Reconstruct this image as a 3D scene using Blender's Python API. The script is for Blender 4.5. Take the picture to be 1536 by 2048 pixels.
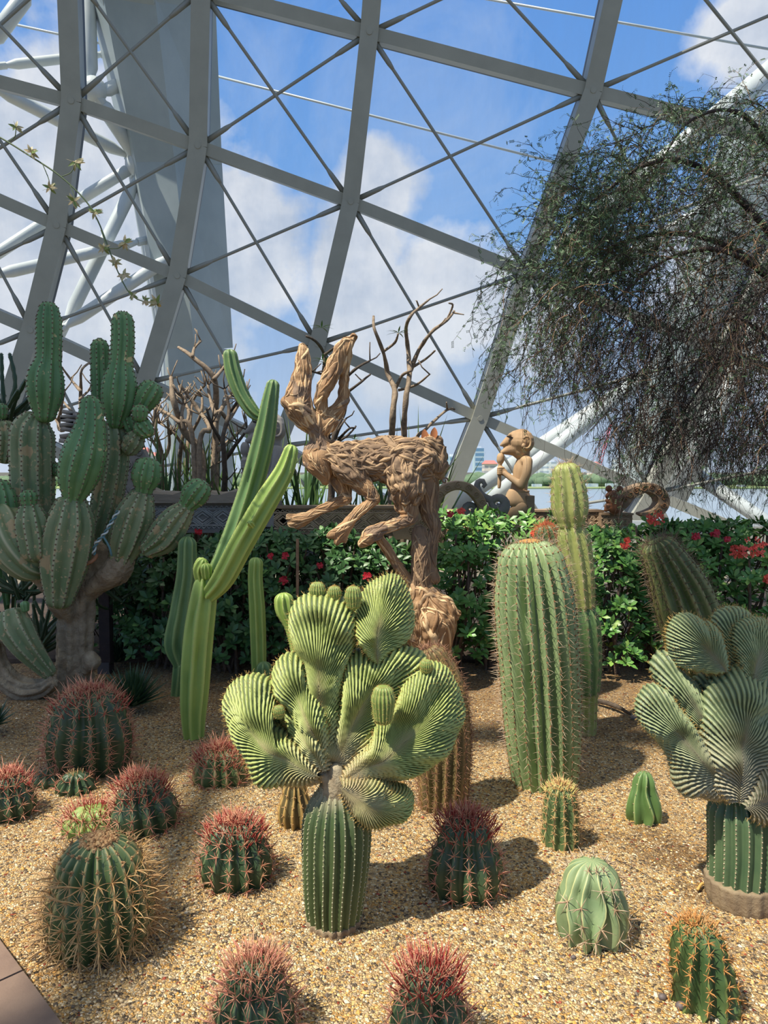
import bpy, bmesh, math, random
import numpy as np
from mathutils import Vector, Matrix, noise
from mathutils.bvhtree import BVHTree
for o in list(bpy.data.objects): bpy.data.objects.remove(o)
SC = bpy.context.scene
C = SC.collection
PI = math.pi
# ---------------------------------------------------------------- camera
F = 1450.0; HZ = 945.0; CH = 1.5
PITCH = math.atan((1024-HZ)/F)
cd = bpy.data.cameras.new('camera'); cam = bpy.data.objects.new('camera', cd); C.objects.link(cam)
cam.location = (0, 0, CH); cam.rotation_euler = (PI/2-PITCH, 0, 0)
cd.sensor_fit = 'VERTICAL'; cd.sensor_height = 36.0; cd.lens = F/2048*36
cd.clip_start = .05; cd.clip_end = 4000
SC.camera = cam
SC.view_settings.view_transform = 'Standard'; SC.view_settings.look = 'None'
SC.view_settings.gamma = 1; SC.view_settings.exposure = EXPOSURE if 'EXPOSURE' in globals() else 0.0
SC.view_settings.use_curve_mapping = False
cF = Vector((0, math.cos(PITCH), -math.sin(PITCH))); cU = Vector((0, math.sin(PITCH), math.cos(PITCH)))
def ray(px, py):
    return (cF + Vector((1, 0, 0))*((px-768)/F) + cU*((1024-py)/F))
def P(px, py, Y):
    d = ray(px, py); return Vector((0, 0, CH)) + d*(Y/d.y)
def G(px, py, z=0.0):
    d = ray(px, py); return Vector((0, 0, CH)) + d*((z-CH)/d.z)
def S(px, Y): return px*Y/F          # pixels -> metres at depth Y
# ---------------------------------------------------------------- sun
SUN = Vector((0.42, 0.28, -0.86)).normalized()
sd = bpy.data.lights.new('sun', 'SUN'); so = bpy.data.objects.new('sun', sd); C.objects.link(so)
sd.energy = 6.6; sd.angle = math.radians(0.55); sd.color = (1.0, .93, .80)
so.rotation_euler = SUN.to_track_quat('-Z', 'Y').to_euler()
so.location = (-5, -3, 20)
# ---------------------------------------------------------------- node helper
class NT:
    def __init__(s, tree): s.t = tree; s.n = tree.nodes; s.l = tree.links
    def __call__(s, typ, ins=None, **kw):
        nd = s.n.new(typ)
        for k, v in kw.items(): setattr(nd, k, v)
        for k, v in (ins or {}).items():
            sk = nd.inputs[k]
            if isinstance(v, bpy.types.NodeSocket): s.l.new(v, sk)
            elif isinstance(v, bpy.types.Node): s.l.new(v.outputs[0], sk)
            else: sk.default_value = v
        return nd
    def math(s, op, a, b=None, c=None, clamp=False):
        ins = {0: a}
        if b is not None: ins[1] = b
        if c is not None: ins[2] = c
        nd = s('ShaderNodeMath', ins, operation=op); nd.use_clamp = clamp; return nd.outputs[0]
    def ramp(s, fac, stops, interp='LINEAR'):
        nd = s('ShaderNodeValToRGB', {0: fac}); cr = nd.color_ramp; cr.interpolation = interp
        while len(cr.elements) < len(stops): cr.elements.new(0.5)
        for e, (p, c) in zip(cr.elements, stops):
            e.position = p; e.color = (c, c, c, 1) if isinstance(c, (int, float)) else (*c, 1)
        return nd.outputs[0]
    def mix(s, f, a, b, blend='MIX'):
        nd = s('ShaderNodeMix', data_type='RGBA', blend_type=blend)
        for k, v in ((0, f), (6, a), (7, b)):
            sk = nd.inputs[k]
            if isinstance(v, bpy.types.NodeSocket): s.l.new(v, sk)
            elif isinstance(v, bpy.types.Node): s.l.new(v.outputs[0], sk)
            elif isinstance(v, (int, float)): sk.default_value = v
            else: sk.default_value = (*v, 1)
        return nd.outputs[2]
    def noise(s, vec, scale, detail=4, rough=.5, dist=0):
        nd = s('ShaderNodeTexNoise', {'Scale': scale, 'Detail': detail, 'Roughness': rough, 'Distortion': dist})
        if vec is not None: s.l.new(vec, nd.inputs['Vector'])
        return nd.outputs[0]
def srgb(r, g, b):
    f = lambda v: (v/255/12.92) if v/255 <= .04045 else ((v/255+.055)/1.055)**2.4
    return (f(r), f(g), f(b))
# ---------------------------------------------------------------- world: blue tropical sky with cumulus
w = bpy.data.worlds.new('sky'); SC.world = w; w.use_nodes = True
n = NT(w.node_tree); n.n.clear()
tc = n('ShaderNodeTexCoord').outputs['Generated']
sep = n('ShaderNodeSeparateXYZ', {0: tc}); el = sep.outputs[2]
blue = n.ramp(n.math('MAXIMUM', el, 0.0), [(0, srgb(182, 204, 232)), (.10, srgb(164, 194, 234)), (.3, srgb(128, 176, 236)), (.56, srgb(98, 154, 230)), (.78, srgb(206, 210, 212))])
def blob(px, py, rpx, edge=.35):
    c = ray(px, py).normalized(); r = rpx/F
    d = n('ShaderNodeVectorMath', {0: tc, 1: tuple(c)}, operation='DISTANCE').outputs['Value']
    return n.math('SUBTRACT', 1.0, n.math('DIVIDE', d, r*1.15))
blobs = [(60, 520, 330), (240, 470, 260), (480, 470, 150), (760, 400, 85), (730, 500, 120), (850, 580, 130), (930, 620, 110), (760, 680, 150), (1080, 660, 90), (600, 900, 60), (330, 400, 80), (1560, 560, 200), (1500, 70, 90), (-500, 400, 400), (2300, 400, 500)]
acc = None
for b in blobs:
    v = blob(*b); acc = v if acc is None else n.math('MAXIMUM', acc, v)
nz = n.noise(tc, 7.0, 8, .55)
nz2 = n.noise(tc, 22.0, 6, .6)
dens = n.math('ADD', acc, n.math('ADD', n.math('MULTIPLY', n.math('SUBTRACT', nz, .5), 1.5), n.math('MULTIPLY', n.math('SUBTRACT', nz2, .5), .5)))
cov = n.ramp(dens, [(.0, 0.0), (.34, 1.0)])
wisp = n.ramp(n.noise(tc, 3.2, 7, .65, .6), [(.5, 0), (.85, .45)])
mot = n.noise(tc, 9.0, 6, .6)
ccol = n.mix(n.ramp(mot, [(.35, 0), (.65, 1)]), srgb(196, 206, 224), srgb(246, 246, 250))
col = n.mix(wisp, blue, srgb(222, 230, 242))
col = n.mix(n.math('MULTIPLY', cov, .92), col, ccol)
haze = n.ramp(el, [(.0, .75), (.16, .32), (.30, 0.0)])
col = n.mix(n.math('MULTIPLY', haze, n.ramp(n.noise(tc, 5, 5, .6), [(.3, .3), (.6, 1)])), col, srgb(205, 217, 234))
below = n.math('LESS_THAN', el, 0.0)
col = n.mix(below, col, srgb(140, 140, 132))
bg = n('ShaderNodeBackground', {'Color': col, 'Strength': 1.0})
n('ShaderNodeOutputWorld', {0: bg})
# ---------------------------------------------------------------- object helpers
class MB:
    """collects verts/faces with two float attributes (rid, tt)"""
    def __init__(s): s.v = []; s.f = []; s.a = []; s.b = []
    def add(s, vs, fs, a=0.0, b=0.0):
        k = len(s.v); s.v.extend(vs); s.f.extend([tuple(i+k for i in f) for f in fs])
        m = len(vs)
        s.a.extend(a if hasattr(a, '__len__') else [a]*m); s.b.extend(b if hasattr(b, '__len__') else [b]*m)
    def build(s, name, mat, parent=None, smooth=True, base=None):
        me = bpy.data.meshes.new(name)
        b = base if base is not None else (parent['_b'] if parent is not None and '_b' in parent else (0, 0, 0))
        bx, by, bz = b
        me.from_pydata([(p[0]-bx, p[1]-by, p[2]-bz) for p in s.v], [], s.f)
        at = me.attributes.new('rid', 'FLOAT', 'POINT'); at.data.foreach_set('value', np.array(s.a, dtype=np.float32))
        at = me.attributes.new('tt', 'FLOAT', 'POINT'); at.data.foreach_set('value', np.array(s.b, dtype=np.float32))
        if smooth: me.polygons.foreach_set('use_smooth', [True]*len(me.polygons))
        me.materials.append(mat); me.update()
        o = bpy.data.objects.new(name, me); C.objects.link(o)
        if parent is not None:
            o.parent = parent
            if '_b' in parent: o['_b'] = (0.0, 0.0, 0.0); o['_b'] = tuple(b)
        else: o.location = b
        return o
def thing(name, label, cat, loc=(0, 0, 0), group=None, kind=None):
    o = bpy.data.objects.new(name, None); C.objects.link(o); o.location = loc; o['_b'] = tuple(loc)
    o.empty_display_size = .05
    return tag(o, label, cat, group, kind)
def tag(o, label=None, cat=None, group=None, kind=None):
    if label: o['label'] = label
    if cat: o['category'] = cat
    if group: o['group'] = group
    if kind: o['kind'] = kind
    return o
def crom(pts, rad, step):
    """Catmull-Rom resample of points + radii"""
    pts = [Vector(p) for p in pts]; n_ = len(pts)
    if not hasattr(rad, '__len__'): rad = [rad]*n_
    out = []; ro = []
    for i in range(n_-1):
        p0 = pts[max(i-1, 0)]; p1 = pts[i]; p2 = pts[i+1]; p3 = pts[min(i+2, n_-1)]
        r0 = rad[max(i-1, 0)]; r1 = rad[i]; r2 = rad[i+1]; r3 = rad[min(i+2, n_-1)]
        k = max(1, int((p2-p1).length/step))
        for j in range(k):
            t = j/k; t2 = t*t; t3 = t2*t
            out.append(.5*((2*p1)+(p2-p0)*t+(2*p0-5*p1+4*p2-p3)*t2+(3*p1-p0-3*p2+p3)*t3))
            ro.append(max(.0001, .5*((2*r1)+(r2-r0)*t+(2*r0-5*r1+4*r2-r3)*t2+(3*r1-r0-3*r2+r3)*t3)))
    out.append(pts[-1]); ro.append(rad[-1])
    return out, ro
def frames(p):
    T = []
    for i in range(len(p)):
        a = p[max(i-1, 0)]; b = p[min(i+1, len(p)-1)]; d = (b-a)
        T.append(d.normalized() if d.length > 1e-9 else Vector((0, 0, 1)))
    up = Vector((0, -1, 0)) if abs(T[0].y) < .9 else Vector((1, 0, 0))
    N = [(up-T[0]*up.dot(T[0])).normalized()]
    for i in range(1, len(p)):
        v = N[-1]-T[i]*N[-1].dot(T[i]); N.append(v.normalized() if v.length > 1e-6 else N[-1])
    return T, N, [T[i].cross(N[i]) for i in range(len(p))]
def tube(mb, pts, rad, k=6, step=None, cap=True, a=0.0, flat=1.0, wob=0.0, seed=0):
    if step: pts, rad = crom(pts, rad, step)
    else:
        pts = [Vector(p) for p in pts]
        if not hasattr(rad, '__len__'): rad = [rad]*len(pts)
    T, N, B = frames(pts); vs = []; b = []
    for i, p in enumerate(pts):
        for j in range(k):
            t = 2*PI*j/k; r = rad[i]
            if wob: r *= 1+wob*noise.noise(Vector((p.x*9+seed, p.y*9+math.cos(t)*1.5, p.z*9+math.sin(t)*1.5)))
            vs.append(p+N[i]*(math.cos(t)*r)+B[i]*(math.sin(t)*r*flat)); b.append(i/max(1, len(pts)-1))
    fs = [(i*k+j, i*k+(j+1) % k, (i+1)*k+(j+1) % k, (i+1)*k+j) for i in range(len(pts)-1) for j in range(k)]
    if cap: fs.append(tuple(range(k-1, -1, -1))); fs.append(tuple(range((len(pts)-1)*k, len(pts)*k)))
    mb.add(vs, fs, a, b)
def box(mb, c, s, M=None, a=0.0):
    c = Vector(c); vs = []
    for x in (-1, 1):
        for y in (-1, 1):
            for z in (-1, 1):
                v = Vector((x*s[0]/2, y*s[1]/2, z*s[2]/2)); vs.append(c+(M @ v if M else v))
    mb.add(vs, [(0, 1, 3, 2), (4, 6, 7, 5), (0, 4, 5, 1), (2, 3, 7, 6), (0, 2, 6, 4), (1, 5, 7, 3)], a)
def beam(mb, a, b, wd, dp, nrm, a_=0.0, off=0.0, w2=None):
    """rectangular bar a->b; wd across, dp along nrm"""
    a = Vector(a); b = Vector(b); t = (b-a).normalized(); nn = Vector(nrm); nn = (nn-t*nn.dot(t)).normalized(); s = t.cross(nn)
    vs = []
    for p, w_ in ((a, wd), (b, w2 or wd)):
        for x, y in ((-1, -1), (1, -1), (1, 1), (-1, 1)): vs.append(p+s*(x*w_/2)+nn*(y*dp/2+off))
    mb.add(vs, [(3, 2, 1, 0), (4, 5, 6, 7), (0, 1, 5, 4), (1, 2, 6, 5), (2, 3, 7, 6), (3, 0, 4, 7)], a_)
def sphere(mb, c, r, k=10, M=None, a=0.0):
    c = Vector(c); vs = []; fs = []; r = r if hasattr(r, '__len__') else (r, r, r); m = k//2+1
    for i in range(m+1):
        th = PI*i/m
        for j in range(k):
            v = Vector((math.sin(th)*math.cos(2*PI*j/k)*r[0], math.sin(th)*math.sin(2*PI*j/k)*r[1], math.cos(th)*r[2]))
            vs.append(c+(M @ v if M else v))
    for i in range(m):
        for j in range(k): fs.append((i*k+j, (i+1)*k+j, (i+1)*k+(j+1) % k, i*k+(j+1) % k))
    mb.add(vs, fs, a)
def spine(mb, p, d, L, w_, bend=None, k=3, a=0.0):
    """tapered thorn"""
    d = d.normalized(); s = d.cross(Vector((.3, .5, .8))).normalized(); u = d.cross(s)
    m = p+d*(L*.55); t = p+d*L
    if bend is not None: m = m+bend*(L*.12); t = t+bend*(L*.42)
    vs = []
    for q, r in ((p, w_), (m, w_*.75)):
        for j in range(k):
            c_ = 2*PI*j/k; vs.append(q+s*(math.cos(c_)*r)+u*(math.sin(c_)*r))
    vs.append(t)
    fs = [(j, (j+1) % k, k+(j+1) % k, k+j) for j in range(k)]+[(k+j, k+(j+1) % k, 2*k) for j in range(k)]
    mb.add(vs, fs, a, [0]*k+[.5]*k+[1])
def leaf(mb, p, d, nrm, L, W, fold=.25, droop=.2, a=0.0, seg=3, tip=1.0, wide=.6):
    """obovate leaf blade with a folded midrib"""
    d = d.normalized(); nrm = (nrm-d*nrm.dot(d)).normalized(); s = d.cross(nrm); vs = []
    for i in range(seg+1):
        t = i/seg; wv = W*.5*math.sin(PI*min(1, (t**wide)*.93+.04*(1-t)))*1.0
        if i == seg: wv = W*.06*tip
        c = p+d*(L*t)-nrm*(droop*L*t*t)
        vs += [c-s*wv+nrm*(fold*wv), c, c+s*wv+nrm*(fold*wv)]
    fs = []
    for i in range(seg):
        q = i*3; fs += [(q, q+1, q+4, q+3), (q+1, q+2, q+5, q+4)]
    mb.add(vs, fs, a, [i/seg for i in range(seg+1) for _ in range(3)])
def blend_mesh(chains, voxel=.01, smooth=2, disp=None, extra=None):
    """fuse tapering limbs into ONE skin; returns bpy mesh (world coords)"""
    mb = MB()
    for ch in chains:
        pts, rad = ch[0], ch[1]; flat = ch[2] if len(ch) > 2 else 1.0
        if len(pts) > 1: tube(mb, pts, rad, 12, max(voxel*1.6, .012), flat=flat)
        rr = rad if hasattr(rad, '__len__') else [rad]*len(pts)
        for q in (0, -1): sphere(mb, pts[q], (rr[q]*.98,)*3 if flat == 1 else (rr[q]*.9*min(1, flat),)*3, 12)
    if extra: extra(mb)
    me = bpy.data.meshes.new('tmp'); me.from_pydata([tuple(v) for v in mb.v], [], mb.f)
    ob = bpy.data.objects.new('tmp', me); C.objects.link(ob)
    m = ob.modifiers.new('r', 'REMESH'); m.mode = 'VOXEL'; m.voxel_size = voxel; m.use_smooth_shade = True
    m = ob.modifiers.new('s', 'SMOOTH'); m.iterations = smooth; m.factor = .5
    dg = bpy.context.evaluated_depsgraph_get(); ev = ob.evaluated_get(dg)
    out = bpy.data.meshes.new_from_object(ev)
    bpy.data.objects.remove(ob)
    return out
def from_mesh(me, name, mat, parent):
    b = Vector(parent['_b']); me.transform(Matrix.Translation(-b)); me.materials.clear(); me.materials.append(mat)
    me.polygons.foreach_set('use_smooth', [True]*len(me.polygons))
    o = bpy.data.objects.new(name, me); C.objects.link(o); o.parent = parent; return o
# ---------------------------------------------------------------- material helper
def mat(name, c, rough=.6, c2=None, nscale=8, nr=(.35, .65), bump=0, bscale=40, bdet=4, metal=0, rid=None, rid_r=(.5, 1), spots=None, spec=.5, tcol=None, tr=(0, 1), stretch=None, extra=None, bdist=.01, ridt=None):
    m = bpy.data.materials.new(name); m.use_nodes = True; n = NT(m.node_tree); n.n.clear()
    co = n('ShaderNodeTexCoord').outputs['Object']
    if stretch: co = n('ShaderNodeMapping', {0: co, 3: stretch}).outputs[0]
    col = n('ShaderNodeRGB').outputs[0]; col.default_value = (*c, 1)
    if c2: col = n.mix(n.ramp(n.noise(co, nscale, 5, .6), [(nr[0], 0), (nr[1], 1)]), col, c2)
    if tcol:
        t = n('ShaderNodeAttribute', attribute_name='tt').outputs['Fac']
        t = n.math('ADD', t, n.math('MULTIPLY', n.math('SUBTRACT', n.noise(co, 14, 4), .5), .25))
        col = n.mix(n.ramp(t, [(tr[0], 0), (tr[1], 1)]), col, tcol)
    if rid:
        r = n('ShaderNodeAttribute', attribute_name='rid').outputs['Fac']
        rc = rid
        if ridt:
            t = n('ShaderNodeAttribute', attribute_name='tt').outputs['Fac']
            t = n.math('ADD', t, n.math('MULTIPLY', n.math('SUBTRACT', n.noise(co, 14, 4), .5), .3))
            rc = n.mix(n.ramp(t, [(tr[0], 0), (tr[1], 1)]), rid, ridt); col = n.mix(n.ramp(t, [(tr[0], 0), (1.0, .6)]), col, ridt)
        col = n.mix(n.ramp(r, [(rid_r[0], 0), (rid_r[1], 1)]), col, rc)
    if spots:
        for sc_, th, sc_col in spots:
            v = n.noise(co, sc_, 3, .55, .3)
            col = n.mix(n.ramp(v, [(th, 0), (th+.03, 1)]), col, sc_col)
    if extra: col = extra(n, co, col)
    bs = n('ShaderNodeBsdfPrincipled', {'Base Color': col, 'Roughness': rough, 'Metallic': metal, 'Specular IOR Level': spec})
    if bump:
        bp = n('ShaderNodeBump', {'Strength': bump, 'Distance': bdist, 'Height': n.noise(co, bscale, bdet, .6)})
        n.l.new(bp.outputs[0], bs.inputs['Normal'])
    n('ShaderNodeOutputMaterial', {0: bs}); return m
R = random.Random(7)
# ================================================================ SETTING
# gravel bed
def gravel_mat():
    m = bpy.data.materials.new('gravel'); m.use_nodes = True; n = NT(m.node_tree); n.n.clear()
    co = n('ShaderNodeTexCoord').outputs['Object']
    wv = n('ShaderNodeVectorMath', {0: co, 1: n('ShaderNodeVectorMath', {0: n('ShaderNodeTexNoise', {'Vector': co, 'Scale': 60.0}).outputs['Color'], 'Scale': .012}, operation='SCALE').outputs[0]}, operation='ADD').outputs[0]
    vo = n('ShaderNodeTexVoronoi', {'Vector': wv, 'Scale': 105.0}); vo2 = n('ShaderNodeTexVoronoi', {'Vector': wv, 'Scale': 105.0}, feature='DISTANCE_TO_EDGE')
    r = n('ShaderNodeSeparateXYZ', {0: vo.outputs['Color']})
    st = [(0, srgb(104, 90, 74)), (.10, srgb(164, 138, 102)), (.24, srgb(214, 184, 134)), (.42, srgb(222, 184, 124)), (.55, srgb(200, 166, 118)), (.68, srgb(238, 218, 176)), (.80, srgb(208, 160, 94)), (.92, srgb(180, 160, 130)), (.985, srgb(150, 70, 48))]
    grain = n.ramp(r.outputs[0], st, 'CONSTANT')
    sp = n('ShaderNodeSeparateXYZ', {0: co})
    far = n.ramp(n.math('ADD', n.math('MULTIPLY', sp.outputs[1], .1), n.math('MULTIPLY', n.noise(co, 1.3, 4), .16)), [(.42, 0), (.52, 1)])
    col = n.mix(n.math('MULTIPLY', n.ramp(n.noise(co, 1.1, 4, .6), [(.42, 0), (.7, 1)]), .35), grain, srgb(172, 138, 98), 'MULTIPLY')
    # damp stains
    for (x, y, rr) in [(1150, 1650, .16), (1300, 1690, .2), (1380, 1720, .15), (1400, 1780, .12)]:
        g = G(x, y); d = n('ShaderNodeVectorMath', {0: co, 1: (g.x, g.y, 0)}, operation='DISTANCE').outputs['Value']
        f = n.ramp(n.math('ADD', n.math('DIVIDE', d, rr), n.math('MULTIPLY', n.math('SUBTRACT', n.noise(co, 12, 5), .5), 1.6)), [(.55, .6), (1.0, 0)])
        col = n.mix(f, col, n.mix(.6, col, srgb(96, 66, 34)))
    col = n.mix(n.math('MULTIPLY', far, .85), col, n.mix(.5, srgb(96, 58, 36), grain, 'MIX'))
    dk = n.ramp(vo2.outputs['Distance'], [(0, .25), (.09, 1)])
    h = n.math('ADD', n.ramp(vo2.outputs['Distance'], [(0, 0), (.3, .8), (.7, 1)]), n.math('MULTIPLY', r.outputs[1], .9))
    bp = n('ShaderNodeBump', {'Strength': 1.0, 'Distance': .007, 'Height': h})
    bs = n('ShaderNodeBsdfPrincipled', {'Base Color': col, 'Roughness': .8, 'Normal': bp.outputs[0], 'Specular IOR Level': .3})
    n('ShaderNodeOutputMaterial', {0: bs}); return m
M_GRAV = gravel_mat()
def gz(x, y):
    z = .022*noise.noise(Vector((x*1.7, y*1.7, 3))) + .012*noise.noise(Vector((x*5, y*5, 8)))
    return z
mb = MB(); nx, ny = 210, 170; x0, x1, y0, y1 = -4.6, 4.6, .8, 8.4
vs = [(x0+(x1-x0)*i/nx, y0+(y1-y0)*j/ny, gz(x0+(x1-x0)*i/nx, y0+(y1-y0)*j/ny)) for j in range(ny+1) for i in range(nx+1)]
mb.add(vs, [(j*(nx+1)+i, j*(nx+1)+i+1, (j+1)*(nx+1)+i+1, (j+1)*(nx+1)+i) for j in range(ny) for i in range(nx)])
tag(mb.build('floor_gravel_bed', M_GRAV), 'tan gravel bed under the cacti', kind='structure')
# loose pebbles on the nearest part of the bed
M_PEB = None
def pebble_mat():
    m = bpy.data.materials.new('pebble'); m.use_nodes = True; n = NT(m.node_tree); n.n.clear()
    r = n('ShaderNodeAttribute', attribute_name='rid').outputs['Fac']
    col = n.ramp(r, [(0, srgb(100, 88, 74)), (.1, srgb(164, 142, 108)), (.3, srgb(206, 180, 138)), (.5, srgb(222, 182, 112)), (.66, srgb(236, 216, 180)), (.8, srgb(214, 158, 78)), (.93, srgb(176, 158, 134)), (.985, srgb(158, 72, 50))], 'CONSTANT')
    n('ShaderNodeOutputMaterial', {0: n('ShaderNodeBsdfPrincipled', {'Base Color': col, 'Roughness': .65})}); return m
mb = MB(); rr = random.Random(5)
for i in range(26000):
    v = rr.random()**1.5; y = 1.75+v*2.9; x = rr.uniform(-.58, .58)*y
    s = rr.uniform(.0028, .0058)*(1.0 if rr.random() < .96 else 1.9); z = gz(x, y)+s*.2; q = rr.random()*PI; c = math.cos(q); d = math.sin(q); e = rr.uniform(.6, 1); h = rr.uniform(.5, .8)
    vs = [(x+c*s, y+d*s, z), (x-d*s*e, y+c*s*e, z+s*.1), (x-c*s, y-d*s, z), (x+d*s*e, y-c*s*e, z-s*.1), (x+s*.2*c, y+s*.2*d, z+s*h), (x, y, z-s*.5)]
    mb.add(vs, [(0, 1, 4), (1, 2, 4), (2, 3, 4), (3, 0, 4)], rr.random())
tag(mb.build('loose_gravel', pebble_mat(), smooth=False), 'loose tan and grey pebbles strewn over the bed', 'gravel', kind='stuff')
# paved border slab, bottom left
M_SLAB = mat('paver', srgb(142, 118, 100), .75, srgb(120, 98, 84), 6, bump=.3, bscale=160, bdist=.003)
M_SLABG = mat('paver_joint', srgb(60, 52, 46), .9)
a_ = G(0, 1905); b_ = G(112, 2060); dd = (b_-a_).normalized(); nn = Vector((dd.y, -dd.x, 0)); nn = nn if nn.x < 0 else -nn
mb = MB()
for k in range(-5, 3):
    p = G(50, 1975)+dd*(.0+k*.6); c = p+dd*.3+nn*.2
    ang = math.atan2(dd.y, dd.x); Mx = Matrix.Rotation(ang, 3, 'Z')
    box(mb, (c.x, c.y, .02), (.592, .39, .07), Mx)
tag(mb.build('trim_1', M_SLAB, smooth=False), 'reddish brown stone edging of the bed', kind='structure')
mb = MB(); c = G(50, 1975)+nn*.95; box(mb, (c.x, c.y, -.01), (6, 1.2, .06), Matrix.Rotation(math.atan2(dd.y, dd.x), 3, 'Z'))
tag(mb.build('floor', M_SLAB), 'brown stone walkway', kind='structure')
# soil/terrace behind the hedge up to the dome foot
M_TERR = mat('terrace_paving', srgb(140, 132, 116), .9, srgb(120, 112, 98), 5)
M_SOIL = mat('soil', srgb(76, 60, 48), .95, srgb(54, 44, 36), 9, bump=.6)
mb = MB(); box(mb, (0, 15, -.31), (44, 14, .6)); tag(mb.build('floor_terrace', M_TERR), 'pale paved terrace behind the hedge', kind='structure')
mb = MB(); box(mb, (0, 7.6, .0), (14, 3.9, .06)); tag(mb.build('floor_planting_soil', M_SOIL), 'dark soil under the hedge', kind='structure')

# ---------------------------------------------------------------- glass dome
DC = Vector((1.5, -18.5, -2.5)); DR = 30.0
def on_dome(px, py, r=DR):
    o = Vector((0, 0, CH)); d = ray(px, py).normalized(); oc = o-DC; b = oc.dot(d); c = oc.dot(oc)-r*r
    return o+d*(-b+math.sqrt(b*b-c))
ND = [ # rib -> nodes from row -1 down to row 4
 [(-260, -400), (-200, -160), (-95, 140), (-95, 358), (-130, 575), (-180, 760)],
 [(112, -345), (137, -70), (147, 205), (118, 452), (66, 660), (5, 850)],
 [(395, -330), (404, -18), (398, 294), (357, 552), (292, 765), (215, 950)],
 [(765, -270), (738, 68), (701, 405), (635, 688), (555, 893), (470, 1070)],
 [(1262, -180), (1182, 184), (1052, 545), (958, 835), (872, 1052), (790, 1230)],
 [(1800, -80), (1650, 300), (1445, 705), (1302, 985), (1180, 1190), (1080, 1350)],
 [(2500, 60), (2200, 440), (1880, 870), (1670, 1140), (1500, 1330), (1380, 1480)]]
DN = [[on_dome(*p) for p in r] for r in ND]
# a row further up, over the viewer's head, and round to the left, from the same shell
M_STEEL = mat('painted_steel', srgb(170, 170, 156), .42, srgb(160, 160, 147), 3, spec=.5)
M_DARK = mat('dark_gasket', srgb(40, 43, 46), .5)
M_ROD = mat('rod_steel', srgb(150, 150, 140), .4)
def glass_mat():
    m = bpy.data.materials.new('dusty_glass'); m.use_nodes = True; n = NT(m.node_tree); n.n.clear()
    co = n('ShaderNodeTexCoord').outputs['Object']
    st = n.noise(n('ShaderNodeMapping', {0: co, 3: (3, 3, .35)}).outputs[0], 2.0, 6, .65)
    f = n.ramp(st, [(.3, .03), (.75, .10)])
    tr = n('ShaderNodeBsdfTransparent', {0: (.95, .975, .975, 1)})
    df = n('ShaderNodeBsdfDiffuse', {0: (.85, .88, .9, 1)})
    gl = n('ShaderNodeBsdfGlossy', {0: (1, 1, 1, 1), 1: .03})
    a = n('ShaderNodeMixShader', {0: f, 1: tr, 2: df}); fr = n('ShaderNodeFresnel', {0: 1.25})
    b = n('ShaderNodeMixShader', {0: n.math('MULTIPLY', fr, .6), 1: a, 2: gl})
    n('ShaderNodeOutputMaterial', {0: b}); return m
M_GLASS = glass_mat()
dome = thing('wall_back', 'steel and glass gridshell wall of the dome', None, (0, 0, 0), kind='structure')
def nrm(p): return (p-DC).normalized()
NI, NJ = len(DN), len(DN[0])
for i in range(NI):
    m1 = MB(); m2 = MB()
    for j in range(NJ-1):
        a, b = DN[i][j], DN[i][j+1]; nn = nrm((a+b)/2)
        beam(m1, a, b, .235, .30, nn, off=.0); beam(m2, a, b, .215, .20, nn, off=.25)  # gasket made deep and dark to stand in for the ribs' shaded sides
    o = m1.build('rib', M_STEEL, dome, smooth=False); m2.build('gasket', M_DARK, o, smooth=False)
for j in range(NJ):
    m1 = MB(); m2 = MB()
    for i in range(NI-1):
        a, b = DN[i][j], DN[i+1][j]; nn = nrm((a+b)/2)
        beam(m1, a, b, .155, .25, nn, off=.02); beam(m2, a, b, .13, .14, nn, off=.215)
    o = m1.build('ring_beam', M_STEEL, dome, smooth=False); m2.build('gasket', M_DARK, o, smooth=False)
for i in range(NI-1):
    for j in range(NJ-1):
        a, b, c, d = DN[i][j], DN[i+1][j], DN[i+1][j+1], DN[i][j+1]
        for (p, q) in ((a, c), (b, d)):
            m1 = MB(); t = (q-p).normalized(); nn = nrm((p+q)/2)
            e = p+t*.12; f = q-t*.12; off = -nn*.05
            tube(m1, [e+off, f+off], .022, 8, cap=False)
            for (u, v) in ((e, t), (f, -t)): tube(m1, [u+off, u+off+v*.32, u+off+v*.42], [.04, .034, .02], 8)
            m1.build('tie_rod', M_ROD, dome)
        m1 = MB(); o = nrm((a+c)/2)*.30
        m1.add([a+o, b+o, c+o, d+o], [(0, 1, 2, 3)]); m1.build('glass_pane', M_GLASS, dome, smooth=False)
for i in range(NI):
    for j in range(NJ):
        p = DN[i][j]; m1 = MB(); nn = nrm(p); tube(m1, [p-nn*.14, p-nn*.10], [.10, .10], 12)
        tube(m1, [p-nn*.16, p-nn*.13], [.04, .04], 8); m1.build('node_plate', M_STEEL, dome, smooth=False)
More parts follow.
